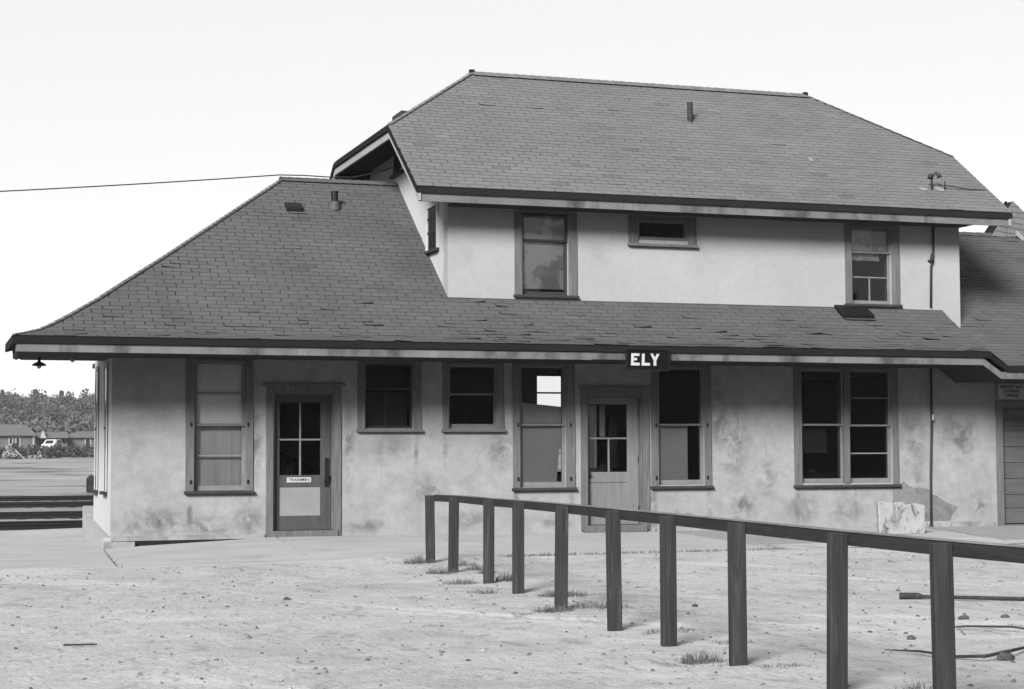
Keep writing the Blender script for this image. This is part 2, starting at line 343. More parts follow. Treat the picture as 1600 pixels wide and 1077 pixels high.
for k in range(4):
    (f0, b0), (f1, b1) = jx[k], jx[k + 1]
    slab([(f0 + g_, 23.72), (f1 - g_, 23.72), (b1 - g_, WY + .02), (b0 + g_, WY + .02)], CONC)
slab([(12.12 + g_, 24.7), (14.1, 25.0), (14.4, WY + .02), (12.3 + g_, WY + .02)], CONCD)
slab([(14.12, 25.1), (16.55, 25.2), (17.3, WY + .02), (14.42, WY + .02)], CONC)
slab([(16.60, 24.6), (22.5, 24.3), (22.5, WY + .02), (17.35, WY + .02)], CONCD)
slab([(22.52, 24.3), (28, 24.3), (28, WY + .02), (22.52, WY + .02)], CONC)
# apron round the left end and the track-side platform
slab([(-6, 23.62), (-1.9, 23.75), (-1.9, 27.6), (-6, 27.6)], CONC)
slab([(-1.88, 23.75), (2.40, 23.72), (2.60, 27.6), (-1.88, 27.6)], CONC)
slab([(-6, 27.63), (-1.9, 27.63), (-1.9, 31.2), (-6, 31.2)], CONC)
slab([(-1.88, 27.63), (2.60, 27.63), (2.70, 31.2), (-1.88, 31.2)], CONC)
slab([(-6, 31.23), (-1.9, 31.23), (-1.9, 35.34), (-6, 35.34)], CONC)
slab([(-1.88, 31.23), (3.4, 31.23), (3.4, 35.34), (-1.88, 35.34)], CONC)
slab([(-30, 31.0), (-6.02, 31.0), (-6.02, 35.34), (-30, 35.34)], CONC)
slab([(3.42, 35.06), (28, 35.06), (28, 36.4), (3.42, 36.4)], CONC)

# ------------------------------------------------------------------ depot
depot = thing('railway_depot', 'two storey stucco railway depot with shingled roofs and wide dark eaves', 'building', (X0, WY, 0))
WIN = [  # casing x0,x1,z0(sill),z1 | sash x0,x1,z0,z1
]
def rect_holes():
    return [(4.06, .885, 4.89, 2.97), (5.335, .10, 6.352, 2.475), (6.865, 1.885, 7.70, 2.97), (8.305, 1.885, 9.18, 2.97), (9.57, .885, 10.41, 2.97),
            (10.79, .10, 11.83, 2.465), (12.12, .905, 13.01, 2.97), (14.91, .905, 15.785, 2.97), (15.88, .905, 16.775, 2.97), (19.10, .09, 21.6, 2.275)]
wall_grid(MB(), 'x', WY, .26, X0, X1, -.12, 3.30, rect_holes()).build('stucco_wall', STUCCO, depot)
wall_grid(MB(), 'x', WY, .26, UX0, UX1, 3.302, 6.15, [(9.615, 4.165, 10.472, 5.60), (11.765, 5.195, 12.722, 5.55), (15.97, 4.165, 16.81, 5.60)]).build('stucco_wall', STUCCO_UP, depot)
# track-side wall with windows that let daylight through
wall_grid(MB(), 'x', BY - .26, .26, 3.7, X1, -.12, 3.30, [(11.7, 1.0, 12.95, 3.12), (16.9, .95, 18.0, 2.8)]).build('track_wall', STUCCO, depot)
wall_grid(MB(), 'x', BY - .26, .26, UX0, UX1, 3.302, 6.15, [(12.2, 4.2, 13.0, 5.5), (15.0, 4.2, 16.0, 5.5)]).build('track_wall', STUCCO_UP, depot)
# left end wall, set-back rear part, right end
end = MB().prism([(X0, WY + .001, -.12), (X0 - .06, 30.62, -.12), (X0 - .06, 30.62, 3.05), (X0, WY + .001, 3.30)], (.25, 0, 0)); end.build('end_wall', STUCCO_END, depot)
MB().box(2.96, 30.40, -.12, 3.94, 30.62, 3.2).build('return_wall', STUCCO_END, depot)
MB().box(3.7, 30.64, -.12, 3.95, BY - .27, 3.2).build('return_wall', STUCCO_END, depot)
MB().box(X1 - .25, WY + .27, -.12, X1, BY - .27, 3.28).build('end_wall', STUCCO, depot)
# upper gable walls
gab = [(WY + .262, 3.0), (WY + .262, 6.15), (30.3, 7.52), (33.13, 7.52), (BY - .262, 6.15), (BY - .262, 3.0)]
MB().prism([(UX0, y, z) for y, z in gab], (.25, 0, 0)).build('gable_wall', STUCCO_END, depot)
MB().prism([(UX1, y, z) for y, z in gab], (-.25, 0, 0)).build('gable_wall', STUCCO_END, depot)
# wall corner fill so the front edge is full
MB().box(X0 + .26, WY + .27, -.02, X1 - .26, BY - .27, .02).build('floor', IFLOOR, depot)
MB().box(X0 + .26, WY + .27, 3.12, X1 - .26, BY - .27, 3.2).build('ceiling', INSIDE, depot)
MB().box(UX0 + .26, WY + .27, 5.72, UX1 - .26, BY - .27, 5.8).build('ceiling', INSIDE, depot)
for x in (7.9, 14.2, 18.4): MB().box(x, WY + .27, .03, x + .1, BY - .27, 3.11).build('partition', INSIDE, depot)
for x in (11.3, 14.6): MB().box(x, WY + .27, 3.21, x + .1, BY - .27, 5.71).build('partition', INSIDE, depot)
# plinth
m = MB(); m.prism([(2.63, WY - .13, -.12), (3.13, WY - .13, -.12), (3.13, WY - .13, .10), (2.66, WY - .13, .11)], (0, .129, 0))
m.box(2.70, WY - .056, .112, 5.2, WY, .185)
m.build('plinth', PLINTH, depot)
MB().prism([(2.63, WY - .13, -.12), (2.60, 31.2, -.12), (2.60, 31.2, .42), (2.66, WY - .06, .17)], (.12, 0, 0)).build('plinth', PLINTH_END, depot)
MB().prism([(2.64, 31.28, -.12), (2.735, 33.2, -.12), (2.735, 33.2, .52), (2.64, 31.28, .43)], (.4, 0, 0)).build('plinth', PLINTH_END, depot)
for x0, x1 in ((12.0, 12.05), (13.2, 14.9), (16.4, 17.45), (17.6, 17.95), (18.0, 18.9)):
    MB().box(x0, WY - .045, .03, x1, WY, .17 + random.uniform(-.01, .01)).build('plinth', PLINTH, depot, bevel=.01)
MB().prism([(3.14, WY - .05, -.02), (5.2, WY - .05, .10), (5.2, WY - .05, .118), (3.14, WY - .05, .108)], (0, .048, 0)).build('gap_shade_strip', BLACKM, depot)  # black strip stands in for the shade in the gap under the plinth
# spalled patch that bares the cement coat, and a repaired strip
pts = [(16.754, .83), (16.86, .86), (16.995, .915), (17.08, .85), (17.173, .804), (17.33, .80), (17.495, .783), (17.574, .689), (17.70, .64), (17.835, .55), (17.97, .50), (18.109, .447), (18.05, .37), (17.986, .301), (17.951, .20), (16.763, .20)]
MB().prism([(x, WY, z) for x, z in pts], (0, -.008, 0)).build('bare_cement_patch', CEMENT, depot)
# fascia, crown and soffit of the street eave: follows the step down to the freight end
def eave_run(path, y0, y1, top, bot, name, mat):
    m = MB()
    for (xa, za), (xb, zb) in zip(path[:-1], path[1:]):
        m.prism([(xa, y0, za + bot), (xb, y0, zb + bot), (xb, y0, zb + top), (xa, y0, za + top)], (0, y1 - y0, 0))
    return m.build(name, mat, depot)
PATH = [(1.175, ZE), (17.74, ZE - .005), (18.10, ZE - .245), (X1 + 1, ZE - .27)]
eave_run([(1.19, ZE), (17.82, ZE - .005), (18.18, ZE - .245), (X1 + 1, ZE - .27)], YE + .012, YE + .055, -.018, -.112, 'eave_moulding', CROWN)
for xa, xb, dz in ((1.225, 6.12, 0), (6.126, 10.3, -.005), (10.305, 14.6, .002)): eave_run([(xa, ZE - .002 * (xa - 1.2) / 16 + dz), (xb, ZE + dz - .003)], YE + .035 + dz * .5, YE + .075, -.114, -.236, 'fascia', FASCIA)
eave_run([(14.606, ZE - .004), (17.70, ZE - .005), (18.06, ZE - .245), (X1 + 1, ZE - .27)], YE + .034, YE + .075, -.114, -.236, 'fascia', FASCIA)
LB = (1.30, 29.45)
MB().prism([(1.175, YE + .012, ZE - .02), (LB[0] - .01, LB[1], ZE - .02), (LB[0] - .01, LB[1], ZE - .13), (1.175, YE + .012, ZE - .13)], (.045, 0, 0)).build('eave_moulding', CROWN, depot)
MB().prism([(1.222, YE + .076, ZE - .134), (LB[0] + .03, LB[1], ZE - .134), (LB[0] + .03, LB[1], ZE - .232), (1.222, YE + .075, ZE - .232)], (.04, 0, 0)).build('fascia', FASCIA, depot)
nb = 11
for k in range(nb):                        # soffit boards run along the wall
    ya = YE + .078 + k * (WY - YE - .08) / nb; yb = ya + (WY - YE - .08) / nb - .006
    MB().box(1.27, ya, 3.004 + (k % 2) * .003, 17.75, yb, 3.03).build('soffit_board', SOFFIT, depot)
MB().prism([(1.34, WY + .003, 3.004), (X0 + .3, WY + .003, 3.004), (X0 + .3, LB[1], 3.004), (1.42, LB[1], 3.004)], (0, 0, .03)).build('soffit_board', SOFFIT, depot)
MB().prism([(17.76, YE + .08, 3.0), (18.09, YE + .08, 2.76), (18.09, WY - .002, 2.76), (17.76, WY - .002, 3.0)], (0, 0, .03)).build('soffit_board', SOFFIT, depot)
MB().box(18.10, YE + .08, 2.742, X1 + 1, WY - .002, 2.77).build('soffit_board', SOFFIT, depot)

# ------------------------------------------------------------------ roofs with shingles
class Face:
    """roof face: eave origin o, unit u along the eave, unit n inwards; profile (d,z); limits amin(d), amax(d)"""
    def __init__(s, o, u, n, prof, amin, amax):
        s.o, s.u, s.n = Vector(o), Vector(u), Vector(n); s.d = [p[0] for p in prof]; s.z = [p[1] for p in prof]; s.amin, s.amax = amin, amax
        s.s = [0]
        for i in range(1, len(prof)): s.s.append(s.s[-1] + math.hypot(s.d[i] - s.d[i - 1], s.z[i] - s.z[i - 1]))
    def P(s, a, d, lift=0.):
        z = float(np.interp(d, s.d, s.z)); e = .02
        sl = (float(np.interp(d + e, s.d, s.z)) - float(np.interp(d - e, s.d, s.z))) / (min(d + e, s.d[-1]) - max(d - e, s.d[0])); k = math.hypot(1, sl)
        return s.o + s.u * a + s.n * d + Vector((0, 0, z)) + (Vector((0, 0, 1)) - s.n * sl) * (lift / k)
    def deck(s, mb, lift=-.012, t=.10):
        for i in range(len(s.d) - 1):
            d0, d1 = s.d[i], s.d[i + 1]
            if s.amax(d0) - s.amin(d0) < .01 and s.amax(d1) - s.amin(d1) < .01: continue
            q = [s.P(s.amin(d0), d0, lift), s.P(s.amax(d0), d0, lift), s.P(s.amax(d1), d1, lift), s.P(s.amin(d1), d1, lift)]
            mb.prism(q, (0, 0, -t))
    def shingles(s, expo=.128, w=.305, curl=None, skip=None, brk=None):
        out = []; n = int(s.s[-1] / expo)
        for i in range(n + 1):
            s0, s1 = i * expo - (.02 if i == 0 else 0), min(s.s[-1], (i + 1) * expo + .012)
            d0, d1 = float(np.interp(s0, s.s, s.d)), float(np.interp(s1, s.s, s.d))
            if s1 - s0 < .03: continue
            a0, a1, b0, b1 = s.amin(d0), s.amax(d0), s.amin(d1), s.amax(d1)
            off = (w / 2 if i % 2 else 0) + random.uniform(-.02, .02) - w; sag = random.uniform(-.004, .004); rowtone = random.uniform(.97, 1.03)
            j = int((min(a0, b0)) / w) - 1
            while True:
                x0 = j * w + off; x1 = x0 + w - random.choice((.011, .013, .016)); j += 1
                if x0 > max(a1, b1): break
                p0, p1 = max(x0, a0), min(x1, a1); q0, q1 = max(x0, b0), min(x1, b1)
                if p1 - p0 < .004 and q1 - q0 < .004: continue
                if p1 < p0: p0 = p1 = min(max((p0 + p1) / 2, a0), a1)
                if q1 < q0: q0 = q1 = min(max((q0 + q1) / 2, b0), b1)
                if skip and skip((p0 + p1) / 2, d0): continue
                lift = .011 + sag * .4; l0 = l1 = lift + random.uniform(0, .002)
                c = curl((p0 + p1) / 2, d0) if curl else 0
                if random.random() < c:
                    l0 += random.uniform(.003, .018); l1 += random.uniform(.0, .010)
                    if random.random() < .5: l0, l1 = l1, l0
                th = .009; e0 = e1 = d0
                if brk and random.random() < brk((p0 + p1) / 2, d0):      # a torn tab corner
                    cut = random.uniform(.015, .05)
                    if random.random() < .5: e0 = d0 + cut
                    else: e1 = d0 + cut
                    l0 += random.uniform(0, .008); l1 += random.uniform(0, .008)
                v = [s.P(p0, e0, l0), s.P(p1, e1, l1), s.P(q1, d1, .0035), s.P(q0, d1, .0035), s.P(p0, e0, l0 - th), s.P(p1, e1, l1 - th), s.P(q1, d1, -.004), s.P(q0, d1, -.004)]
                f = [(0, 1, 2, 3), (4, 5, 1, 0), (5, 6, 2, 1), (7, 4, 0, 3)]
                tone = rowtone * random.gauss(1, .035) * (random.choice((.8, .86, 1.08)) if random.random() < .02 else 1)
                out.append((v, f, tone))
        return out
hroof = MB(); urf = MB()
# hipped main roof: street face left of and below the upper storey
HX = 1.175
street = Face((HX, YE, ZE), (1, 0, 0), (0, 1, 0), [(d, z) for d, z in PROF], lambda d: d, lambda d: (17.86 - HX) if d <= WY - YE + .02 else UX0 - HX)
F_prof2 = sorted(PROF + [(WY - YE + .02, pz(WY - YE + .02) - ZE), (WY - YE + .021, pz(WY - YE + .021) - ZE)])
deckface = Face((HX, YE, ZE), (1, 0, 0), (0, 1, 0), F_prof2, lambda d: d, street.amax)
deckface.deck(hroof)
# left hip face (trimmed behind by the notch of the track side)
YL = LB[1] - YE
hip = Face((HX, YE, ZE), (0, 1, 0), (1, 0, 0), PROF, lambda d: d, lambda d: YL + .03 if d < 2.4 else max(d, YL + (d - 2.4) / 2.57 * (4.97 - YL)))
hip.deck(hroof)
# freight end roof, a little lower
FP = [(d, z * .926) for d, z in PROF]
freight = Face((18.16, YE, ZE - .245), (1, 0, 0), (0, 1, 0), FP, lambda d: 0 if d < 1.60 else UX1 - 18.16, lambda d: X1 + 1 - 18.16)
Face((18.16, YE, ZE - .245), (1, 0, 0), (0, 1, 0), FP, lambda d: 0, freight.amax).deck(hroof)
# sloping step between the two
m_step = []
for i in range(5):
    d0, d1 = i * .34, (i + 1) * .34 + (.0 if i < 4 else -.05)
    a, b = deckface.P(17.84 - HX, d0, .008), deckface.P(17.84 - HX, d1, .008); c, e = freight.P(.03, d1, .012), freight.P(.03, d0, .012)
    m_step.append(([a, e, c, b, a - Vector((0, 0, .02)), e - Vector((0, 0, .02)), c - Vector((0, 0, .02)), b - Vector((0, 0, .02))], [(0, 1, 2, 3), (4, 5, 1, 0), (5, 6, 2, 1), (7, 4, 0, 3)], random.gauss(1, .05)))
# track-side slopes (not seen from the street): plain decks
zr = pz(4.97)
hroof.prism([(6.14, YM, zr - .012), (UX0, YM, zr - .012), (UX0, 36.3, 3.35), (3.65, 36.3, 3.35), (3.65, 33.3, pz(2.475) - .1)], (0, 0, -.1))
hroof.prism([(UX1, YM, 6.02), (X1 + 1, YM, 6.02), (X1 + 1, 36.3, 3.15), (UX1, 36.3, 3.15)], (0, 0, -.1))
hroof.prism([(UX0, BY, 4.2), (UX1, BY, 4.2), (UX1, 36.3, 3.35), (UX0, 36.3, 3.35)], (0, 0, -.1))
roof = hroof.build('hipped_roof', DECK, depot)
MB().prism([(LB[0], LB[1] + .01, ZE - .02), (3.6, LB[1] + .01, pz(2.35) - .12), (3.6, LB[1] + .01, 3.02), (LB[0], LB[1] + .01, 3.02)], (0, .03, 0)).build('eave_end_board', FASCIA, depot)
MB().prism([(3.6, LB[1], 3.03), (3.6, LB[1], pz(2.3) - .05), (3.62, 33.3, pz(2.44) - .2), (3.62, 36.2, 3.35), (3.62, 36.2, 3.03)], (.03, 0, 0)).build('eave_end_board', FASCIA, depot)
curl = lambda a, d: .22 if d < .75 else (.12 if d < 1.25 else .006)
S_low = street.shingles(curl=lambda a, d: curl(a, d) * (1.0 if a > 1.5 else .3), brk=lambda a, d: (.15 if d < .9 and a > 4.2 else .07 if d < 1.5 and 4.2 < a < 9 else .004)) + m_step + freight.shingles(curl=lambda a, d: .05)
S_hip = hip.shingles()
def camsize(v):
    c = sum((p for p in v[:4]), Vector()) / 4; n = (v[1] - v[0]).cross(v[3] - v[0]); d = c - Vector((0, 0, EYE)); q = -n.dot(d.normalized())
    return q / d.length_squared
S_low.sort(key=lambda s: -camsize(s[0]))
for v, f, t in S_low[:300]:
    MB().add(v, f, t * 1.0001).build('shingle', SHINGLE, roof)
rest = MB()
for v, f, t in S_low[300:] + S_hip: rest.add(v, f, t)
rest.build('shingle_field', SHINGLE, roof, kind='stuff')
# hip and ridge caps
def caps(pa, pb, n, mat, parent, w=.14, down=.055, name='ridge_cap'):
    pa, pb = Vector(pa), Vector(pb); d = (pb - pa); side = Vector((d.y, -d.x, 0)).normalized() * w; m = MB()
    for k in range(n):
        a = pa + d * (k / n); b = pa + d * ((k + 1.08) / n); l = Vector((0, 0, .016)); l2 = Vector((0, 0, .006)); dn = Vector((0, 0, down))
        m.add([a + side + l - dn, a + l, a - side + l - dn, b + side + l2 - dn, b + l2, b - side + l2 - dn], [(0, 1, 4, 3), (1, 2, 5, 4)], random.gauss(1, .06))
    return m.build(name, mat, parent)
for (d0, d1) in zip(PROF[:-1], PROF[1:]):
    L_ = math.hypot(d1[0] - d0[0], d1[1] - d0[1])
    caps((HX + d0[0], YE + d0[0], ZE + d0[1] + .01), (HX + d1[0], YE + d1[0], ZE + d1[1] + .01), max(1, int(L_ * 1.5 / .16)), SHINGLE, roof, .06, .012, 'hip_cap')
caps((HX + 4.9, YM, zr + .02), (UX0, YM, zr + .02), 14, SHINGLE, roof, .15, .09)
caps((UX1, YM, 6.04), (X1 + 1, YM, 6.04), 30, SHINGLE, roof, .15, .09)

# clipped gable roof of the upper storey
UY, UZ, SL = 27.63, 5.86, .697
DM = YM - UY; UPROF = [(0, 0), (1.93, 1.93 * SL), (DM, DM * SL)]
RX0, RX1, GX0, GX1 = 7.57, 18.945, 9.77, 16.88
amin = lambda d: 0 if d <= 1.93 else (d - 1.93) / (DM - 1.93) * (GX0 - RX0)
amax = lambda d: RX1 - RX0 if d <= 1.93 else (RX1 - RX0) - (d - 1.93) / (DM - 1.93) * (RX1 - GX1)
upf = Face((RX0, UY, UZ), (1, 0, 0), (0, 1, 0), UPROF, amin, amax); upf.deck(urf)
UB = 2 * YM - UY
Face((RX1, UB, UZ), (-1, 0, 0), (0, -1, 0), UPROF, lambda d: (RX1 - RX0) - amax(d), lambda d: (RX1 - RX0) - amin(d)).deck(urf)
zc, zt = UZ + 1.93 * SL, UZ + DM * SL; hw = DM - 1.93
clipl = Face((RX0, UY + 1.93, zc), (0, 1, 0), (1, 0, 0), [(0, 0), (GX0 - RX0, zt - zc)], lambda d: d / (GX0 - RX0) * hw, lambda d: 2 * hw - d / (GX0 - RX0) * hw); clipl.deck(urf)
clipr = Face((RX1, UY + 1.93, zc), (0, 1, 0), (-1, 0, 0), [(0, 0), (RX1 - GX1, zt - zc)], lambda d: d / (RX1 - GX1) * hw, lambda d: 2 * hw - d / (RX1 - GX1) * hw); clipr.deck(urf)
uroof = urf.build('clipped_gable_roof', DECKUP, depot)
rest = MB()
for v, f, t in upf.shingles(curl=lambda a, d: .005) + clipl.shingles() + clipr.shingles(): rest.add(v, f, t)
rest.build('shingle_field', SHINGLE_UP, uroof, kind='stuff')
caps((GX0, YM, zt + .03), (GX1, YM, zt + .03), 42, SHINGLE_UP, uroof, .15, .10)
for (xa, xb) in ((RX0, GX0), (RX1, GX1)):
    caps((xa, UY + 1.93, zc + .012), (xb, YM, zt + .02), 15, SHINGLE_UP, uroof, .06, .015, 'hip_cap')
for x in (GX0, GX1): MB().box(x - .05, YM - .04, zt - .02, x + .05, YM + .04, zt + .07).build('ridge_end', CROWN, uroof, bevel=.01)
# upper eave boards
MB().box(RX0 - .01, UY + .012, UZ - .09, RX1 + .01, UY + .055, UZ - .018).build('eave_moulding', CROWN, depot)
for xa, xb, dz in ((RX0 + .04, 11.4, 0), (11.406, 15.2, -.004), (15.205, RX1 - .04, .002)): MB().box(xa, UY + .04 + dz * .5, UZ - .245 + dz, xb, UY + .08, UZ - .096 + dz).build('fascia', FASCIA, depot)
for k in range(4):
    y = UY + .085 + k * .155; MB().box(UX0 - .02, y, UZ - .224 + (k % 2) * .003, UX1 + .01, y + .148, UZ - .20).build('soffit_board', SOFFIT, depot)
def rake(x, dx, sgn):
    """rake and clip boards at one end: outer dark moulding and inner pale board"""
    y0, y1, y2, y3 = UY + .015, UY + 1.93, UY + 1.93 + 2 * hw, UB - .015
    prof = [(y0, UZ), (y1, zc), (y2, zc), (y3, UZ)]
    for (top, bot, off, name, mat) in ((-.012, -.10, 0, 'rake_moulding', CROWN), (-.10, -.235, .035 * sgn, 'rake_board', RAKEB)):
        for (ya, za), (yb, zb) in zip(prof[:-1], prof[1:]):
            MB().prism([(x + off, ya, za + top), (x + off, yb, zb + top), (x + off, yb, zb + bot), (x + off, ya, za + bot)], (dx, 0, 0)).build(name, mat, depot)
rake(RX0 - .012, .045, 1); rake(RX1 - .033, .045, -1)
for xs_, xe in ((RX0 + .05, UX0), (UX1, RX1 - .05)):      # boarded underside of the gable overhang
    for (ya, za), (yb, zb) in zip([(UY + .09, UZ + .09 * SL), (UY + 1.93, zc), (UY + 1.93 + 2 * hw, zc)], [(UY + 1.93, zc), (UY + 1.93 + 2 * hw, zc), (UB - .7, UZ + .70 * SL)]):
        MB().prism([(xs_, ya, za - .135), (xe, ya, za - .135), (xe, yb, zb - .135), (xs_, yb, zb - .135)], (0, 0, .02)).build('soffit_board', CROWN, depot)

# gabled roof of the freight room beyond, ridge end on
dm = MB(); A_ = Vector((21.74, 31.7, 6.74)); YB = 31.92
dm.prism([A_, (21.14, 31.7, 5.98), (21.14, YB, 5.98), (21.74, YB, 6.74)], (.0, 0, -.08))
dm.prism([A_, (22.9, 31.7, 5.75), (22.9, YB, 5.75), (21.74, YB, 6.74)], (.0, 0, -.08))
dm.prism([A_ + Vector((0, .01, -.02)), (21.16, 31.60, 5.98), (22.85, 31.60, 5.78)], (0, .04, 0))
dmo = dm.build('gable_roof', DECKUP, depot)
sl = MB(); fr_l, fr_r = Vector((21.13, 31.59, 5.97)), Vector((22.87, 31.59, 5.78)); ap = Vector((21.74, 31.69, 6.75))
for i in range(7):
    t0, t1 = i / 7, min(1, (i + 1.08) / 7); l = Vector((0, -.014, .004)); a0, b0, a1, b1 = fr_l.lerp(ap, t0) + l, fr_r.lerp(ap, t0) + l, fr_l.lerp(ap, t1), fr_r.lerp(ap, t1); m_ = max(1, int((b0 - a0).length / .3))
    for k in range(m_):
        f0, f1 = (k + (.004 if k else 0)) / m_, (k + .97) / m_
        sl.add([a0.lerp(b0, f0), a0.lerp(b0, f1), a1.lerp(b1, f1), a1.lerp(b1, f0)], [(0, 1, 2, 3)], random.gauss(1, .05))
sl.build('shingle_field', SHINGLE_UP, dmo, kind='stuff')
MB().prism([(21.70, 31.50, 6.10), (23.1, 31.50, 5.02), (23.1, 31.50, 4.90), (21.70, 31.50, 5.98)], (0, .05, 0)).build('rake_board', RAKEB, dmo)
MB().prism([(21.10, YB + .005, 5.95), (21.74, YB + .005, 6.78), (21.80, YB + .005, 6.72), (21.16, YB + .005, 5.89)], (0, .04, 0)).build('rake_moulding', CROWN, dmo)

# ------------------------------------------------------------------ windows and doors
def pane(x0, z0, x1, z1, y, parent, name='pane'):
    return MB().add([(x0, y, z0), (x1, y, z0), (x1, y, z1), (x0, y, z1)], [(0, 1, 2, 3)]).build(name, GLASS, parent)
def frame_boards(m, x0, z0, x1, z1, l, r, b, t, ya, yb):
    m.box(x0, ya, z0, x0 + l, yb, z1); m.box(x1 - r, ya, z0, x1, yb, z1)
    m.box(x0 + l + .001, ya + .002, z0, x1 - r - .001, yb - .002, z0 + b); m.box(x0 + l + .001, ya + .002, z1 - t, x1 - r - .001, yb - .002, z1)
def window(cas, openings, sill, wy=WY, sashmat=SASH, top=None, trim=TRIM, latch=True):
    """cas (x0,z0,x1,z1) outer casing; openings: list of dict(r=(x0,z0,x1,z1), meet=z, mun=[...z], vmun=[(x,z0,z1)], back=[(x0,z0,x1,z1,mat,dy)])"""
    x0, z0, x1, z1 = cas; m = MB(); ops = sorted(openings, key=lambda o: o['r'][0])
    fx0, fx1 = ops[0]['r'][0], ops[-1]['r'][2]; ft = ops[0]['r'][3]; fb = ops[0]['r'][1]
    pf = .028
    m.box(x0, wy - pf, z0, fx0 + .004, wy, z1); m.box(fx1 - .004, wy - pf, z0, x1, wy, z1)
    if z1 - ft > .02: m.box(fx0 + .006, wy - pf + .003, ft - .004, fx1 - .006, wy, z1)
    for a, b in zip(ops[:-1], ops[1:]): m.box(a['r'][2] - .004, wy - pf + .004, fb, b['r'][0] + .004, wy + .10, ft - .006)
    w = m.build('window', trim, depot, bevel=.004)
    MB().box(x0 - .02, wy - .075, z0 - .005, x1 + .02, wy + .02, z0 + .045).build('sill', sill, w, bevel=.006)
    if latch:
        for x in (x0 + .085, x1 - .085):
            for z in (1.95, 1.03): MB().box(x - .014, wy - pf - .018, z - .03, x + .014, wy - pf + .001, z + .03).build('hook', BLACKM, w)
    for o in ops:
        a, b, c, d = o['r']; me = o.get('meet'); sm = o.get('mat', sashmat); st = o.get('stile', .045)
        yo, yi = wy + .045, wy + .082
        if me:
            s = MB(); frame_boards(s, a + .004, me - .02, c - .004, d - .003, st, st, .032, .04, yo, yo + .034)
            for z in o.get('umun', []): s.box(a + st, yo + .004, z - .012, c - st, yo + .03, z + .012)
            su = s.build('sash', sm, w)
            s = MB(); frame_boards(s, a + .004, b + .003, c - .004, me + .018, st, st, o.get('rail', .08), .034, yi, yi + .034)
            for z in o.get('lmun', []): s.box(a + st, yi + .004, z - .012, c - st, yi + .03, z + .012)
            for (vx, za, zb) in o.get('vmun', []): s.box(vx - .014, yi + .003, za, vx + .014, yi + .031, zb)
            sl_ = s.build('sash', sm, w)
            zs = [me + .012] + sorted(o.get('umun', [])) + [d - .042]
            for p, q in zip(zs[:-1], zs[1:]): pane(a + st, p, c - st, q, yo + .017, w)
            zs = [b + o.get('rail', .08)] + sorted(o.get('lmun', [])) + [me - .016]
            for p, q in zip(zs[:-1], zs[1:]): pane(a + st, p, c - st, q, yi + .017, w)
        else:
            s = MB(); frame_boards(s, a + .004, b + .003, c - .004, d - .003, st, st, .06, .04, yo, yo + .034)
            for (vx, za, zb) in o.get('vmun', []): s.box(vx - .014, yo + .003, za, vx + .014, yo + .031, zb)
            for z in o.get('lmun', []): s.box(a + st, yo + .005, z - .012, c - st, yo + .029, z + .012)
            s.build('sash', sm, w); pane(a + st, b + .06, c - st, d - .04, yo + .017, w)
        for k in o.get('back', []):
            poly, mat, dy, nm = k
            MB().prism([(px, wy + dy, pzz) for px, pzz in poly], (0, .012, 0)).build(nm, mat, w)
    return w
RC = lambda x0, z0, x1, z1: [(x0, z0), (x1, z0), (x1, z1), (x0, z1)]
# first tall window: blinds above, curtain below
w1 = window((3.925, .84, 5.011, 3.0), [dict(r=(4.06, .885, 4.89, 2.965), meet=1.945, umun=[2.46], lmun=[1.45],
       back=[(RC(4.07, 1.93, 4.88, 2.97), BLIND, .15, 'blind'), (RC(4.07, .89, 4.88, 1.92), CURTAIN, .19, 'curtain')])], SILLM)
w1['label'] = 'window with blinds down in its upper panes'
w2 = window((6.742, 1.83, 7.831, 3.0), [dict(r=(6.865, 1.885, 7.70, 2.965), meet=2.55, mat=SASH_DARK, vmun=[(7.24, 1.94, 2.55)], stile=.03, rail=.04,
       back=[(RC(6.9, 1.9, 7.66, 2.5), INSIDE, .3, 'blind')])], TRIM, latch=False)
w3 = window((8.205, 1.83, 9.285, 3.0), [dict(r=(8.305, 1.885, 9.18, 2.965), meet=2.467, rail=.075)], TRIM, latch=False)
w4 = window((9.444, .835, 10.567, 3.0), [dict(r=(9.57, .885, 10.41, 2.965), meet=1.955, rail=.085,
       back=[([(9.58, 1.62), (10.36, 1.86), (10.40, 2.26), (9.62, 2.335)], BOARDP, .14, 'board'), ([(9.58, .90), (10.27, .92), (10.31, 1.35), (10.36, 1.90), (9.60, 1.85)], BOARDP, .125, 'board'),
             (RC(9.58, 2.3, 9.955, 2.97), INSIDE, .20, 'board')])], SILLM)
w4['label'] = 'window closed inside by loose grey boards, daylight showing through'
w5 = window((11.988, .84, 13.134, 3.0), [dict(r=(12.12, .905, 13.01, 2.965), meet=1.958, back=[(RC(12.13, .93, 12.745, 1.96), BOARDP, .15, 'board')])], SILLM)
w5['label'] = 'window with a pale board in its lower sash'
w6 = window((14.76, .83, 16.887, 3.0), [dict(r=(14.91, .905, 15.785, 2.965), meet=1.962, stile=.035, back=[(RC(14.95, 1.45, 15.55, 1.9), INSIDE, .25, 'blind')]),
       dict(r=(15.88, .905, 16.775, 2.965), meet=1.951, umun=[2.448], lmun=[1.44], stile=.055, mat=SASH)], SILLM, latch=False)
w6['label'] = 'paired window, four lights in its right half'
u1 = window((9.484, 4.13, 10.621, 5.62), [dict(r=(9.615, 4.165, 10.472, 5.60), meet=5.13, mat=SASH_DARK,
       back=[([(9.63, 4.295), (10.45, 4.29), (10.45, 5.58), (9.63, 5.58)], TORN, .14, 'blind')], rail=.075)], SILLM, latch=False)
u1['label'] = 'upper window behind a torn blind with painted reflections'
u2 = window((11.588, 5.08, 12.877, 5.62), [dict(r=(11.765, 5.195, 12.722, 5.55))], TRIM, latch=False)
u2['label'] = 'low wide upper window'
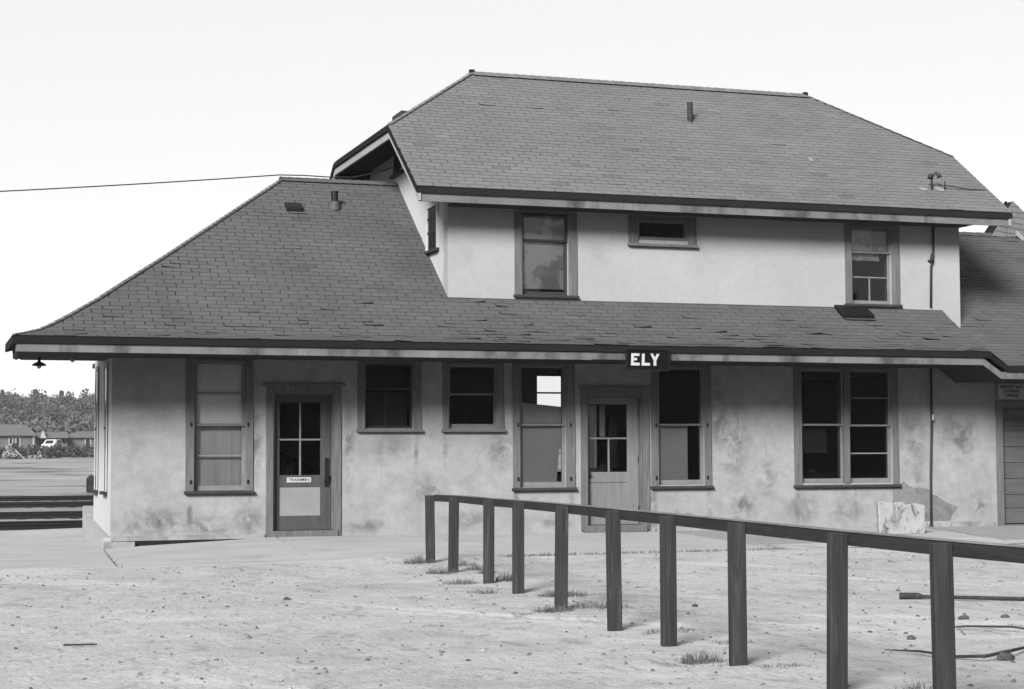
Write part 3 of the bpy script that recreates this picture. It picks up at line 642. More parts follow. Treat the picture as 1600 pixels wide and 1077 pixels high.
u3 = window((15.84, 4.12, 16.967, 5.62), [dict(r=(15.97, 4.165, 16.81, 5.60), meet=5.127, lmun=[4.666], vmun=[(16.39, 4.24, 4.666)],
       back=[([(15.99, 5.16), (16.8, 5.16), (16.8, 5.58), (15.99, 5.58)], TORN, .14, 'blind'), ([(15.99, 4.98), (16.65, 4.98), (16.6, 5.12), (15.99, 5.12)], TORN, .15, 'blind')], rail=.07)], SILLM, latch=False)
u3['label'] = 'upper window with a divided lower sash'
# track-side sashes seen against the light
for (a, b, c, d) in ((11.7, 1.0, 12.95, 3.12), (16.9, .95, 18.0, 2.8), (12.2, 4.2, 13.0, 5.5), (15.0, 4.2, 16.0, 5.5)):
    m = MB(); frame_boards(m, a, b, c, d, .05, .05, .06, .05, BY - .2, BY - .16); m.box(a + .05, BY - .195, (b + d) / 2 - .02 if d < 4 and a < 13 else b + .5, c - .05, BY - .165, (b + d) / 2 + .02 if d < 4 and a < 13 else b + .54)
    if a == 11.7: m.box(a + .05, BY - .193, 2.70, c - .05, BY - .167, 2.735)
    tw = m.build('track_window', SASH_DARK, depot); pane(a + .05, b + .06, c - .05, d - .05, BY - .18, tw)
# windows of the two end walls, set on the face
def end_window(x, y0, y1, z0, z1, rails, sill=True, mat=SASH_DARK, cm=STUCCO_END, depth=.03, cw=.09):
    m = MB(); m.box(x - depth, y0 - cw, z0 - .02, x, y0, z1 + cw); m.box(x - depth, y1, z0 - .02, x, y1 + cw, z1 + cw); m.box(x - depth + .002, y0 + .001, z1, x, y1 - .001, z1 + cw)
    w = m.build('window', cm, depot)
    s = MB(); s.box(x - .006, y0 + .001, z0, x - .002, y1 - .001, z1)
    for r in rails: s.box(x - .02, y0 + .002, r - .02, x - .007, y1 - .002, r + .02)
    s.build('sash', mat, w)
    MB().add([(x - .0085, y0, z0), (x - .0085, y1, z0), (x - .0085, y1, z1), (x - .0085, y0, z1)], [(0, 3, 2, 1)]).build('pane', GLASS, w)
    if sill: MB().box(x - .07, y0 - cw - .02, z0 - .07, x + .0, y1 + cw + .02, z0 - .021).build('sill', SILLM, w)
    return w
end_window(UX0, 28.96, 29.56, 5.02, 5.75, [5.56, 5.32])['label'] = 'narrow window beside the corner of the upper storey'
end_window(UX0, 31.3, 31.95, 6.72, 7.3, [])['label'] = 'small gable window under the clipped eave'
def dx(y): return X0 - .06 * (y - WY) / 2.29
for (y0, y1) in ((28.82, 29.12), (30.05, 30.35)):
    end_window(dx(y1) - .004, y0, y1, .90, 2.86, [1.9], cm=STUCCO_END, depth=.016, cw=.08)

def door(trim, op, leafmat, glass, mun, vm, panelrect, panelmat, cap, label, recess=.10):
    x0, z0, x1, z1 = trim; a, b, c, d = op; m = MB()
    m.box(x0, WY - .03, z0, a + .004, WY, z1 - .01); m.box(c - .004, WY - .03, z0, x1, WY, z1 - .01); m.box(a + .006, WY - .028, d - .004, c - .006, WY, z1 - .01)
    m.box(cap[0], WY - .07, z1 - .012, cap[1], WY, z1 + .03)
    m.box(a - .06, WY - .06, z0 - .03, c + .06, WY + .1, b - .001)
    m.box(a + .001, WY + .004, b + .002, a + .03, WY + recess + .07, d - .002); m.box(c - .03, WY + .004, b + .002, c - .001, WY + recess + .07, d - .002); m.box(a + .032, WY + .004, d - .03, c - .032, WY + recess + .07, d - .002)
    fr = m.build('door_frame', TRIM, depot, bevel=.004)
    g0, gz0, g1, gz1 = glass; p0, pz0, p1, pz1 = panelrect; A, C, B, D_ = a + .034, c - .034, b + .004, d - .034; y0, y1 = WY + recess, WY + recess + .045
    l = MB(); l.box(A, y0, B, g0, y1, D_); l.box(g1, y0, B, C, y1, D_); l.box(g0 + .001, y0 + .002, gz1, g1 - .001, y1, D_); l.box(g0 + .001, y0 + .002, pz1, g1 - .001, y1, gz0); l.box(g0 + .001, y0 + .002, B, g1 - .001, y1, pz0)
    if pz1 - pz0 > .2: 
        pass
    o = l.build('door', leafmat, depot, bevel=.004); o['label'] = label
    MB().box(p0 + .002, y0 + .014, pz0 + .002, p1 - .002, y0 + .028, pz1 - .002).build('panel', panelmat, o)
    s = MB(); s.box(g0, y0 + .004, mun - .014, g1, y0 + .034, mun + .014)
    for v, za, zb in vm: s.box(v - .014, y0 + .005, za, v + .014, y0 + .033, zb)
    s.build('muntin', SASH, o)
    xs2 = [g0] + ([vm[0][0]] if vm else []) + [g1]
    for xa, xb in zip(xs2[:-1], xs2[1:]):
        pane(xa, gz0, xb, mun, y0 + .02, o); pane(xa, mun, xb, gz1, y0 + .02, o)
    return o, fr, y0
d1, f1, dy1 = door((5.224, .13, 6.465, 2.59), (5.337, .225, 6.352, 2.47), DOORP, (5.465, 1.123, 6.144, 2.313), 1.705, [(5.806, 1.123, 2.313)], (5.465, .46, 6.144, .93), DOORPANEL, (5.16, 6.53), 'door with a pale patched panel and small white name plate')
m = MB(); m.box(6.215, dy1 - .012, .93, 6.29, dy1, 1.40); m.tube([(6.252, dy1 - .01, 1.12), (6.252, dy1 - .05, 1.12), (6.252, dy1 - .09, 1.12)], [.02, .022, .034], 10)
m.box(6.20, dy1 - .03, 1.0, 6.30, dy1 - .012, 1.05); m.build('handle', BLACKM, d1)
MB().box(5.587, dy1 - .010, 1.005, 5.988, dy1 - .001, 1.088).build('name_plate', PLATE, d1, bevel=.002)
text_mesh('lettering', 'TRAINMEN', .062, INK, d1, (5.79, dy1 - .0125, 1.047), width=.34, bold=.0008)
d2, f2, dy2 = door((10.675, .13, 11.948, 2.59), (10.793, .225, 11.825, 2.46), DOORTWO, (10.881, 1.136, 11.579, 2.308), 1.719, [(11.234, 1.136, 1.719)], (10.881, .455, 11.579, .955), DOORTWO, (10.64, 11.98), 'plain grey door behind the railing')
for (x0_, x1_, z0_, z1_, mm_) in ((11.03, 11.18, 1.2, 2.3, CURTAIN), (11.24, 11.34, 1.75, 2.3, BOARDP), (11.42, 11.57, 1.2, 2.1, INSIDE)): MB().box(x0_, dy2 + .45, z0_, x1_, dy2 + .47, z1_).build('curtain', mm_, d2)
m = MB(); m.box(10.83, dy2 - .012, .95, 10.87, dy2, 1.25); m.tube([(10.85, dy2 - .01, 1.1), (10.85, dy2 - .07, 1.1)], [.018, .03], 10); m.build('handle', BLACKM, d2)
for z in (.5, 1.35, 2.15): MB().box(11.775, dy2 - .008, z - .05, 11.80, dy2 - .001, z + .05).build('hinge', BLACKM, d2)
# freight door of horizontal boards
m = MB(); m.box(18.965, WY - .035, .06, 19.104, WY, 2.42); m.box(19.106, WY - .033, 2.272, 21.7, WY, 2.42); m.box(21.596, WY - .033, .06, 21.74, WY, 2.271); m.box(19.09, WY - .06, .03, 21.6, WY + .1, .10)
m.build('door_frame', TRIM, depot, bevel=.004)
fd = MB().box(19.11, WY + .135, .11, 21.59, WY + .15, 2.265).build('freight_door', DOORP, depot)
zz = [.112, .40, .654, .955, 1.255, 1.555, 1.854, 2.06, 2.262]
for za, zb in zip(zz[:-1], zz[1:]): MB().box(19.112, WY + .105 + random.uniform(0, .004), za + .004, 21.588, WY + .134, zb - .004).build('plank', M('door_plank', .13 + random.uniform(-.015, .015), .2, 3, 6, (.6, 5, 5), rough=.8, bump=.2), fd, bevel=.004)
# conduit on the street wall, two lengths with an insulator and couplings
m = MB(); m.tube([(17.535, WY - .03, .04), (17.54, WY - .03, 1.0), (17.58, WY - .03, 1.98), (17.585, WY - .03, 3.0)], .022, 10); m.tube([(17.528, WY - .03, .03), (17.53, WY - .03, .13)], .036, 10)
cp = m.build('conduit_pipe', PIPEM, depot, smooth=True)
MB().tube([(17.60, WY - .045, 2.03), (17.60, WY - .045, 2.06), (17.60, WY - .045, 2.13), (17.60, WY - .045, 2.16)], [.015, .03, .026, .012], 10).build('insulator', PORC, cp, smooth=True)
m = MB(); m.tube([(17.60, WY - .035, 4.14), (17.62, WY - .035, 4.9), (17.665, WY - .035, 5.0), (17.68, WY - .035, 5.63)], .022, 10)
m.tube([(17.62, WY - .035, 4.97), (17.66, WY - .035, 5.13)], .034, 10); m.box(17.57, WY - .02, 4.98, 17.62, WY, 5.02)
m.build('conduit_pipe', PIPEM, depot, smooth=True)
# roof fittings
def vent(name, m, mat, **k): return m.build(name, mat, depot, **k)
m = MB(); m.tube([(6.908, 30.83, 5.80), (6.908, 30.83, 5.87), (6.908, 30.83, 5.97), (6.908, 30.83, 6.0)], [.12, .115, .09, .07], 14); vent('vent_flashing', m, TINM, smooth=True)
m = MB(); m.tube([(6.908, 30.83, 5.98), (6.908, 30.83, 6.19)], .062, 14); vent('vent_pipe', m, BLACKM)
m = MB(); m.prism([(6.0, 30.66, 5.74), (6.0, 30.64, 5.84), (6.0, 30.86, 5.96), (6.0, 30.88, 5.90)], (.30, 0, 0)); vent('roof_vent', m, BLACKM, bevel=.008)
m = MB(); m.tube([(13.695, 30.345, 7.68), (13.695, 30.345, 8.12)], .055, 14); vent('stove_pipe', m, PIPEM)
m = MB(); m.prism([(15.60, 27.98, 3.80), (15.60, 27.95, 3.94), (15.60, 28.32, 4.14), (15.60, 28.32, 4.04)], (.62, 0, 0)); rv = vent('roof_vent', m, BLACKM, bevel=.006)
MB().box(15.62, 27.90, 3.845, 16.22, 27.955, 3.865).build('vent_lip', TINM, rv)
# weatherhead of the electric service on the upper roof
m = MB(); m.tube([(17.66, 28.295, 6.28), (17.665, 28.295, 6.52), (17.69, 28.29, 6.60), (17.74, 28.27, 6.645), (17.79, 28.25, 6.60), (17.80, 28.25, 6.55)], [.02, .02, .022, .03, .045, .05], 8)
m.tube([(17.61, 28.28, 6.53), (17.62, 28.28, 6.58), (17.66, 28.28, 6.60)], [.04, .05, .03], 8); m.tube([(17.94, 28.30, 6.36), (17.94, 28.28, 6.50)], .014, 6)
wh = m.build('service_weatherhead', PIPEM, depot, smooth=True)
slope = lambda x, y, l=.022: (x, y, UZ + (y - UY) * SL + l)
for cx, cy, rx, ry in ((17.47, 28.27, .10, .05), (17.83, 28.29, .10, .075)):
    MB().prism([slope(cx + rx * math.cos(a) * (1 + .2 * math.sin(3 * a)), cy + ry * math.sin(a)) for a in np.linspace(0, 2 * math.pi, 13)[:-1]], (0, 0, .006)).build('tar_patch', SMEAR, wh)
MB().tube([(17.94, 28.28, 6.42), (18.2, 28.30, 6.40), (18.5, 28.32, 6.375), (18.86, 28.36, 6.385)], .010, 6).build('service_wire', WIREM, wh)
MB().prism([slope(15.604 + .05 * math.cos(a), 29.13 + .07 * math.sin(a)) for a in np.linspace(0, 2 * math.pi, 9)[:-1]], (0, 0, .005)).build('tar_patch', SMEAR, depot)
# flat capped flue on the far slope
m = MB(); m.box(8.8, 33.2, 7.3, 9.4, 33.7, 8.10); m.box(8.74, 33.1, 8.10, 9.46, 33.8, 8.19); vent('chimney', m, PIPEM, bevel=.01)

# ------------------------------------------------------------------ things fixed to, hung from or inside the depot
s = thing('station_sign', 'black station name board with white letters ELY on the eave', 'sign', (11.25, 26.7, 3.0))
MB().box(10.885, 26.715, 2.835, 11.625, 26.755, 3.165).build('board', SIGNB, s, bevel=.006)
m = MB(); frame_boards(m, 10.868, 2.818, 11.642, 3.182, .022, .022, .022, .022, 26.695, 26.738); m.build('frame', BLACKM, s)
def letter(poly): MB().prism([(x, 26.7155, z) for x, z in poly], (0, -.004, 0)).build('letter', SIGNW, s)
def lets():
    z0, z1 = 2.905, 3.105; H = z1 - z0; st = .042
    x = 10.955; E = [(x, z0), (x + .155, z0), (x + .158, z0 + .045), (x + .05, z0 + .048), (x + .05, z0 + .083), (x + .108, z0 + .085), (x + .112, z0 + .122), (x + .05, z0 + .125), (x + .052, z1 - .045), (x + .155, z1 - .042), (x + .153, z1), (x + .008, z1)]
    x = 11.145; L = [(x, z0), (x + .148, z0), (x + .148, z0 + .043), (x + .052, z0 + .046), (x + .056, z1 - .004), (x + .008, z1 - .004)]
    x = 11.30; Y = [(x + .058, z0), (x + .108, z0), (x + .108, z0 + .085), (x + .165, z1 - .006), (x + .118, z1 - .004), (x + .083, z0 + .135), (x + .045, z1), (x, z1 - .002), (x + .058, z0 + .088)]
    for p in (E, L, Y): letter(p)
lets()
fs = thing('freight_sign', 'small pale office sign with three lines of lettering above the boarded freight door', 'sign', (19.28, WY, 2.58))
MB().box(18.985, WY - .075, 2.448, 19.57, WY - .055, 2.732).build('board', SIGNP, fs, bevel=.004)
for z, tx, wd in ((2.672, 'FREIGHT AND', .50), (2.592, 'EXPRESS', .34), (2.508, 'OFFICE', .28)):
    text_mesh('lettering', tx, .075, INK, fs, (19.278, WY - .0785, z), width=wd, bold=.0018)
def lamp(x, y, zt_, label, bulb):
    l = thing('pendant_lamp', label, 'lamp', (x, y, zt_))
    pr = [(.028, 0), (.022, .03), (.022, .06), (.035, .075), (.075, .09), (.105, .115), (.112, .135), (.104, .132)] if not bulb else [(.05, 0), (.05, .03), (.035, .05), (.03, .08)]
    m = MB(); m.tube([(x, y, zt_ - h) for r, h in pr], [r for r, h in pr], 18, caps=False); m.build('shade' if not bulb else 'lamp_holder', BLACKM, l, smooth=True)
    h0 = .085 if not bulb else .075
    MB().tube([(x, y, zt_ - h0), (x, y, zt_ - h0 - .03), (x, y, zt_ - h0 - .06), (x, y, zt_ - h0 - .085), (x, y, zt_ - h0 - .095)], [.02, .034, .038, .026, .008], 12).build('bulb', PORC, l, smooth=True)
lamp(1.66, 28.55, 3.005, 'black metal shade lamp hanging from the left end of the eave', False)
lamp(2.20, 28.95, 3.12, 'bare white bulb in a dark holder under the eave beside the end wall', True)
mb_ = thing('wall_box', 'dark peaked box fixed low on the far edge of the end wall', 'box', (2.60, 30.65, .8))
MB().prism([(2.60, 30.5, .82), (2.72, 30.5, .82), (2.72, 30.5, 1.07), (2.66, 30.5, 1.13), (2.60, 30.5, 1.07)], (0, .30, 0)).build('case', PIPEM, mb_)
MB().box(2.592, 30.52, .85, 2.599, 30.78, 1.05).build('lid', BLACKM, mb_)
# stair railing inside the trainmen's door
st = thing('stair_railing', 'dark stair railing seen inside through the panes of the name plated door', 'railing', (6.0, 30.0, 0))
MB().prism([(5.2, 29.97, 1.76), (7.2, 29.97, .86), (7.2, 29.97, .80), (5.2, 29.97, 1.70)], (0, .06, 0)).build('handrail', BLACKM, st)
for k in range(12):
    x = 5.25 + k * .16; z = 1.72 - (x - 5.2) * .45; MB().box(x, 29.98, .05, x + .055, 30.02, z).build('baluster', BLACKM, st)
# white block standing by the wall
wb = MB(); pts = [(15.55, -.0), (16.42, -.0), (16.43, .47), (16.24, .505), (16.06, .485), (15.99, .53), (15.75, .525), (15.53, .55)]
wb.prism([((x - 15.98) * 1.04 + 15.83, 26.45 + (x - 15.5) * .04, z * 1.04 + .062) for x, z in pts], (.03, .14, 0))
o = wb.build('painted_block', BOARDW, None, bevel=.012); tag(o, 'chipped white painted block standing on the walk before the paired window', 'block')
# overhead wire from the gable to a pole out of sight
wire = MB(); pts = []
for t in np.linspace(0, 1, 40):
    x = 6.05 - 15 * t; z = 6.56 - .085 * 15 * t - .9 * t * (1 - t) * .55; pts.append((x, 31.60 - .2 * t, z))
wire.tube([(8.24, 31.9, 6.84), (7.9, 31.85, 6.72), (7.45, 31.75, 6.60), (7.0, 31.68, 6.575), (6.5, 31.62, 6.575)] + pts, .011, 6)
o = wire.build('overhead_wire', WIREM); tag(o, 'dark overhead wire running from the gable along the low ridge into the sky', 'wire')

# ------------------------------------------------------------------ post and rail fence
fence = thing('rail_fence', 'dark wooden railing of upright plank posts with one top rail across the lot', 'fence', (5.8, 16, 0))
FP_ = [(6.50, 23.08, .915), (6.35, 21.41, .945), (6.16, 19.36, .962), (6.07, 18.03, .976), (5.89, 16.16, .993), (5.66, 14.24, 1.009), (5.57, 12.84, 1.015), (5.48, 11.41, 1.017), (5.455, 9.90, 1.012), (5.50, 8.78, 1.005)]
pm = MB(); pm.box(-.06, -.033, -1.25, .06, .033, 0); p0 = None
for i, (x, y, z) in enumerate(FP_ + [(5.6, 7.3, 1.0), (5.75, 5.7, 1.0), (5.9, 4.15, 1.0)]):
    if p0 is None:
        o = pm.build('post', WOOD, None, bevel=.006); o.parent = fence; p0 = o
    else:
        o = p0.copy(); COL.objects.link(o); o.parent = fence
    o.location = Vector((x, y, z)) - fence.location; o.rotation_euler = (random.uniform(-.012, .012), random.uniform(-.014, .014), random.uniform(-.10, .10))
allp = FP_ + [(5.6, 7.3, 1.0), (5.75, 5.7, 1.0), (5.9, 4.1, 1.0)]
rl = MB()
for (xa, ya, za), (xb, yb, zb) in zip(allp[:-1], allp[1:]):
    q = [(xa + .062, ya + (.03 if ya == 23.08 else 0), za - .08), (xa + .112, ya + (.03 if ya == 23.08 else 0), za - .08), (xa + .112, ya, za + .004), (xa + .062, ya, za + .004)]
    q2 = [(xb + .062, yb, zb - .08), (xb + .112, yb, zb - .08), (xb + .112, yb, zb + .004), (xb + .062, yb, zb + .004)]
    rl.add(q + q2, [(0, 1, 2, 3), (7, 6, 5, 4), (0, 4, 5, 1), (1, 5, 6, 2), (2, 6, 7, 3), (3, 7, 4, 0)])
rl.build('rail', WOODRAIL, fence)
rt_ = MB()
for (xa, ya, za), (xb, yb, zb) in zip(allp[:-1], allp[1:]):
    rt_.add([(xa + .055, ya, za + .006), (xa + .118, ya, za + .006), (xa + .118, ya, za + .014), (xa + .055, ya, za + .014), (xb + .055, yb, zb + .006), (xb + .118, yb, zb + .006), (xb + .118, yb, zb + .014), (xb + .055, yb, zb + .014)],
            [(0, 1, 2, 3), (7, 6, 5, 4), (0, 4, 5, 1), (1, 5, 6, 2), (2, 6, 7, 3), (3, 7, 4, 0)])
rt_.build('rail_cap', WOODTOP, fence)

# ------------------------------------------------------------------ tracks
def rail_prof(y, zb): return [(y - .065, zb), (y + .065, zb), (y + .065, zb + .02), (y + .012, zb + .04), (y + .012, zb + .09), (y + .036, zb + .10), (y + .036, zb + .132), (y - .036, zb + .132), (y - .036, zb + .10), (y - .012, zb + .09), (y - .012, zb + .04), (y - .065, zb + .02)]
TL = ['nearest track beside the platform', 'second track out from the platform', 'third track out from the platform', 'farthest track at the edge of the field']
for k, y in enumerate((38.66, 44.76, 53.46, 60.4)):
    t = thing('railway_track', 'pair of dark rails, ' + TL[k], 'track', (0, y, -.15), 'parallel tracks behind the depot')
    for yy in (y, y + 1.435):
        MB().prism([(-70, a, b) for a, b in rail_prof(yy, -.142)], (160, 0, 0)).build('rail', STEEL, t)
    for i in range(42):                                   # ties sunk in the ballast
        x = -14 + i * .62
        MB().box(x, y - .5, -.2, x + .21, y + 1.95, -.136).build('tie', WOOD, t)

# ------------------------------------------------------------------ foliage
def leaf_cloud(n, centre, radii, size, tone=(.7, 1.3), clumps=14, seed=0, squash=.9):
    g = np.random.default_rng(seed); c = g.normal(size=(clumps, 3)); c /= np.linalg.norm(c, axis=1)[:, None]; c *= g.uniform(.3, .85, (clumps, 1)); ct = g.uniform(tone[0], tone[1], clumps)
    k = g.integers(0, clumps, n); p = c[k] + g.normal(size=(n, 3)) * .26; r = np.linalg.norm(p, axis=1); p[r > 1.1] *= (1.1 / r[r > 1.1])[:, None]
    p = p * np.array(radii) + np.array(centre); a = g.normal(size=(n, 3)); a /= np.linalg.norm(a, axis=1)[:, None]
    b = np.cross(a, g.normal(size=(n, 3))); b /= np.linalg.norm(b, axis=1)[:, None]; s = (size * g.uniform(.6, 1.3, n))[:, None]
    V = np.stack([p - a * s - b * s * .6, p + a * s - b * s * .6, p + a * s * .8 + b * s * .6, p - a * s * .8 + b * s * .6], 1).reshape(-1, 3)
    return V, np.arange(n * 4).reshape(-1, 4), ct[k] * g.uniform(.85, 1.15, n)
def join(parts):
    V, Q, T = [], [], []; o = 0
    for v, q, t in parts: V.append(v); Q.append(q + o); T.append(t); o += len(v)
    return np.concatenate(V), np.concatenate(Q), np.concatenate(T)
parts = []; g = np.random.default_rng(5); cnt = 0
y = 252.
while y < 500:
    x = -55 + g.uniform(0, 4)
    while x < 70:
        px, py = x + g.uniform(-2, 2), y + g.uniform(-2, 2); big = g.uniform(.75, 1.25)
        conif = g.random() < .22; h = (5.2 if conif else 4.2) * big; rw = (1.5 if conif else 2.4) * big; tn = g.choice([.65, .85, 1., 1.2, 1.45], p=[.15, .25, .25, .2, .15]) * (.6 if conif else 1)
        parts.append(leaf_cloud(210, (px, py, hillz(px, py) + h * .5), (rw, rw, h * .5), .26, (tn * .8, tn * 1.2), 9, cnt)); cnt += 1
        x += g.uniform(3.2, 5.2)
    y += 4.6
jp = join(parts); np_mesh('wooded_hillside', jp[0], jp[1], LEAF, jp[2], kind='stuff')
def plant(name, label, cat, loc, clouds, mat=LEAF, trunk=None, group=None):
    t = thing(name, label, cat, loc, group); v, q, tn = join(clouds); v = v - np.array(loc)
    np_mesh('crown' if trunk else 'foliage', v, q, mat, tn, t)
    if trunk: MB().tube(*trunk).build('trunk', WOOD, t)
    else: MB().tube([(loc[0], loc[1], loc[2] - .1), (loc[0] + .05, loc[1], loc[2] + .5)], [.06, .03], 6).build('stem', WOOD, t)
    return t
def conifer(px, lbl, hh, seed):
    Y = 472.; x = 0 + (px); z = hillz(x, Y); cl = []
    for k in range(9):
        f = k / 8; cl.append(leaf_cloud(50, (x, Y, z + hh * (.25 + .72 * f)), (1.7 * (1.05 - f), 1.7 * (1.05 - f), hh * .10), .5, (.3, .6), 6, seed + k))
    plant('conifer_tree', lbl, 'tree', (x, Y, z), cl, trunk=([(x, Y, z), (x, Y, z + hh)], [.3, .05], 6))
conifer(18.3 + .0, 'leftmost of the taller conifers on the wooded skyline', 5.6, 300)
conifer(26.6, 'middle pointed conifer on the wooded skyline', 6.2, 330)
conifer(33.2, 'pointed conifer on the skyline nearest the end wall', 6.0, 360)
# unseen tree belt added behind the camera to darken window reflections and eaves
parts = []
x = -70.
while x < 95:
    hh = random.uniform(8.5, 12.5) if not 35 < x < 47 else 18.; yy = -38 + random.uniform(-4, 4)
    parts.append(leaf_cloud(950, (x, yy, hh * .50), (3.6, 3., hh * .50), .55, (.6, 1.2), 22, int(x * 10) + 9000)); parts.append(leaf_cloud(420, (x + 2, yy - 5, 3.4), (3.6, 2., 3.6), .6, (.6, 1.), 14, int(x * 10) + 19000)); x += random.uniform(3.2, 4.6)
jp = join(parts); np_mesh('unseen_tree_belt', jp[0], jp[1], LEAF, jp[2], kind='stuff')
# pale trees behind the house
for k, (x, Y, h, l) in enumerate(((9.0, 238, 3.6, 'pale leafed bushy tree behind the left roof of the far house'), (12.2, 240, 3.0, 'lower pale tree behind the right end of the far house'), (19.6, 246, 4.2, 'pale tree beside the end wall behind the far cabin'))):
    plant('bushy_tree', l, 'tree', (x, Y, 1.3), [leaf_cloud(420, (x, Y, 1.3 + h * .75), (2.0, 1.8, h * .45), .26, (.95, 1.6), 16, 500 + k)], trunk=([(x, Y, 1.2), (x + .1, Y, 1.3 + h * .8)], [.18, .08], 6))
# hedge of shrubs along the yard
for k in range(13):
    x = 7.6 + k * .95 + random.uniform(-.2, .2); Y = 206 + random.uniform(-1.5, 1.5); z = .55; h = 1.55 + random.uniform(-.25, .3) - (.5 if k < 2 else 0)
    plant('shrub', 'dark shrub in the hedge between the field and the far houses', 'shrub', (x, Y, z), [leaf_cloud(330, (x, Y, z + h * .45), (.8, .8, h * .55), .13, (.5, 1.1), 12, 700 + k)], group='shrubs of the far hedge')
plant('blossoming_bush', 'tall white blossoming bush before the far house', 'bush', (8.75, 203, .5), [leaf_cloud(900, (8.75, 203, 1.0), (.85, .7, .55), .08, (.8, 1.2), 12, 900), leaf_cloud(420, (8.75, 203, 1.75), (.35, .35, .5), .07, (.8, 1.2), 8, 901)], PALE)
plant('blossoming_bush', 'small white bush at the foot of the hedge below the pale car', 'bush', (11.95, 203, .5), [leaf_cloud(200, (11.95, 203, .75), (.5, .4, .32), .09, (.7, 1.1), 8, 905), leaf_cloud(60, (11.9, 203, 1.15), (.14, .14, .35), .07, (.8, 1.1), 5, 906)], PALE)
MB().prism([(9.25, 202.6, 1.55), (10.35, 202.6, .45), (10.45, 202.6, .5), (9.35, 202.6, 1.62)], (0, .06, 0)).build('leaning_board', HTRIM)
tag(bpy.data.objects['leaning_board'], 'pale plank leaning against the tall white bush', 'plank')

# ------------------------------------------------------------------ far houses and car
def far_win(x, y, z0, z1, w, par):
    m = MB(); frame_boards(m, x - w / 2 - .13, z0 - .1, x + w / 2 + .13, z1 + .12, .13, .13, .1, .12, y - .06, y)
    o = m.build('window', HTRIM, par); MB().box(x - w / 2, y - .03, z0, x + w / 2, y - .01, z1).build('pane', BLACKM, o)
h1 = thing('cottage', 'low grey cottage with a hipped roof and two white framed windows', 'house', (8, 225, 1.3))
MB().box(2.5, 225, 1.2, 12.55, 231, 3.35).build('wall', HWALL, h1)
MB().add([(2, 224.5, 3.3), (13.0, 224.5, 3.3), (13.0, 231.5, 3.3), (2, 231.5, 3.3), (3.6, 228, 4.72), (11.75, 228, 4.72)], [(0, 1, 5, 4), (1, 2, 5), (2, 3, 4, 5), (3, 0, 4), (3, 2, 1, 0)]).build('roof', HROOF, h1)
far_win(9.82, 225, 2.25, 3.1, .28, h1); far_win(10.66, 225, 2.05, 3.1, .34, h1)
MB().box(12.42, 224.93, 1.2, 12.62, 225.02, 3.3).build('corner_board', HTRIM, h1)
h2 = thing('open_garage', 'small open fronted garage with dark bays behind the pale car', 'shed', (15, 226, 1.3))
MB().box(13.2, 229, 1.2, 16.6, 229.2, 3.0).build('wall', HWALLB, h2); 
for x in (13.2, 14.6, 16.5): MB().box(x, 226, 1.2, x + .12, 229, 3.0).build('post', HWALLB, h2)
MB().prism([(13.0, 225.5, 3.0), (13.0, 227.5, 3.75), (13.0, 229.5, 3.0)], (3.8, 0, 0)).build('roof', HROOF, h2)
MB().prism([(13.35, 225.45, 3.0), (14.1, 225.45, 3.0), (13.72, 225.45, 3.95)], (0, 1.6, 0)).build('gable', HTRIM, h2)
h3 = thing('cabin', 'low dark cabin with one black window beside the end wall', 'house', (18.5, 227, 1.3))
MB().box(16.9, 227, 1.2, 21.5, 231, 3.1).build('wall', HWALL, h3)
MB().prism([(16.7, 226.6, 3.05), (17.9, 229, 3.85), (16.7, 231.4, 3.05)], (0, 0, .02)) 
MB().add([(16.7, 226.6, 3.05), (22, 226.6, 3.05), (22, 231.4, 3.05), (16.7, 231.4, 3.05), (18.1, 229, 3.9), (20.6, 229, 3.9)], [(0, 1, 5, 4), (1, 2, 5), (2, 3, 4, 5), (3, 0, 4), (3, 2, 1, 0)]).build('roof', HROOF, h3)
far_win(19.25, 227, 2.1, 2.95, .5, h3)
car = thing('parked_car', 'pale rounded car parked before the dark garage', 'car', (14.85, 222, 1.3))
def carpt(l, w, z):   # l along the car, w across, turned a little
    a = R(62); return (14.85 + l * math.cos(a) - w * math.sin(a), 222 + l * math.sin(a) + w * math.cos(a), 1.32 + z)
def loft(secs, name, mat, par):
    m = MB(); n = len(secs[0]); vs = [carpt(*p) for s_ in secs for p in s_]
    fs_ = [(i * n + j, i * n + (j + 1) % n, (i + 1) * n + (j + 1) % n, (i + 1) * n + j) for i in range(len(secs) - 1) for j in range(n)] + [tuple(range(n))[::-1], tuple(range((len(secs) - 1) * n, len(secs) * n))]
    return m.add(vs, fs_).build(name, mat, par, smooth=False)
def sec(l, hw_, z0, z1, top): return [(l, -hw_, z0), (l, hw_, z0), (l, hw_ * 1.02, (z0 + z1) / 2), (l, hw_ * top, z1), (l, -hw_ * top, z1), (l, -hw_ * 1.02, (z0 + z1) / 2)]
body = loft([sec(-2.2, .7, .4, .75, .9), sec(-2.0, .86, .28, .92, .9), sec(0, .9, .25, 1.0, .93), sec(1.9, .86, .28, .92, .88), sec(2.2, .7, .4, .75, .85)], 'body', CARP, car)
loft([sec(-1.7, .74, .92, .95, .9), sec(-1.1, .78, .95, 1.46, .8), sec(.3, .78, .98, 1.5, .8), sec(1.0, .74, .95, .98, .9)], 'cabin', CARP, car)
MB().prism([carpt(-1.66, -.5, 1.02), carpt(-1.66, .5, 1.02), carpt(-1.2, .46, 1.38), carpt(-1.2, -.46, 1.38)], tuple(Vector(carpt(-1.72, 0, 1.0)) - Vector(carpt(-1.66, 0, 1.0)))).build('rear_window', BLACKM, car)
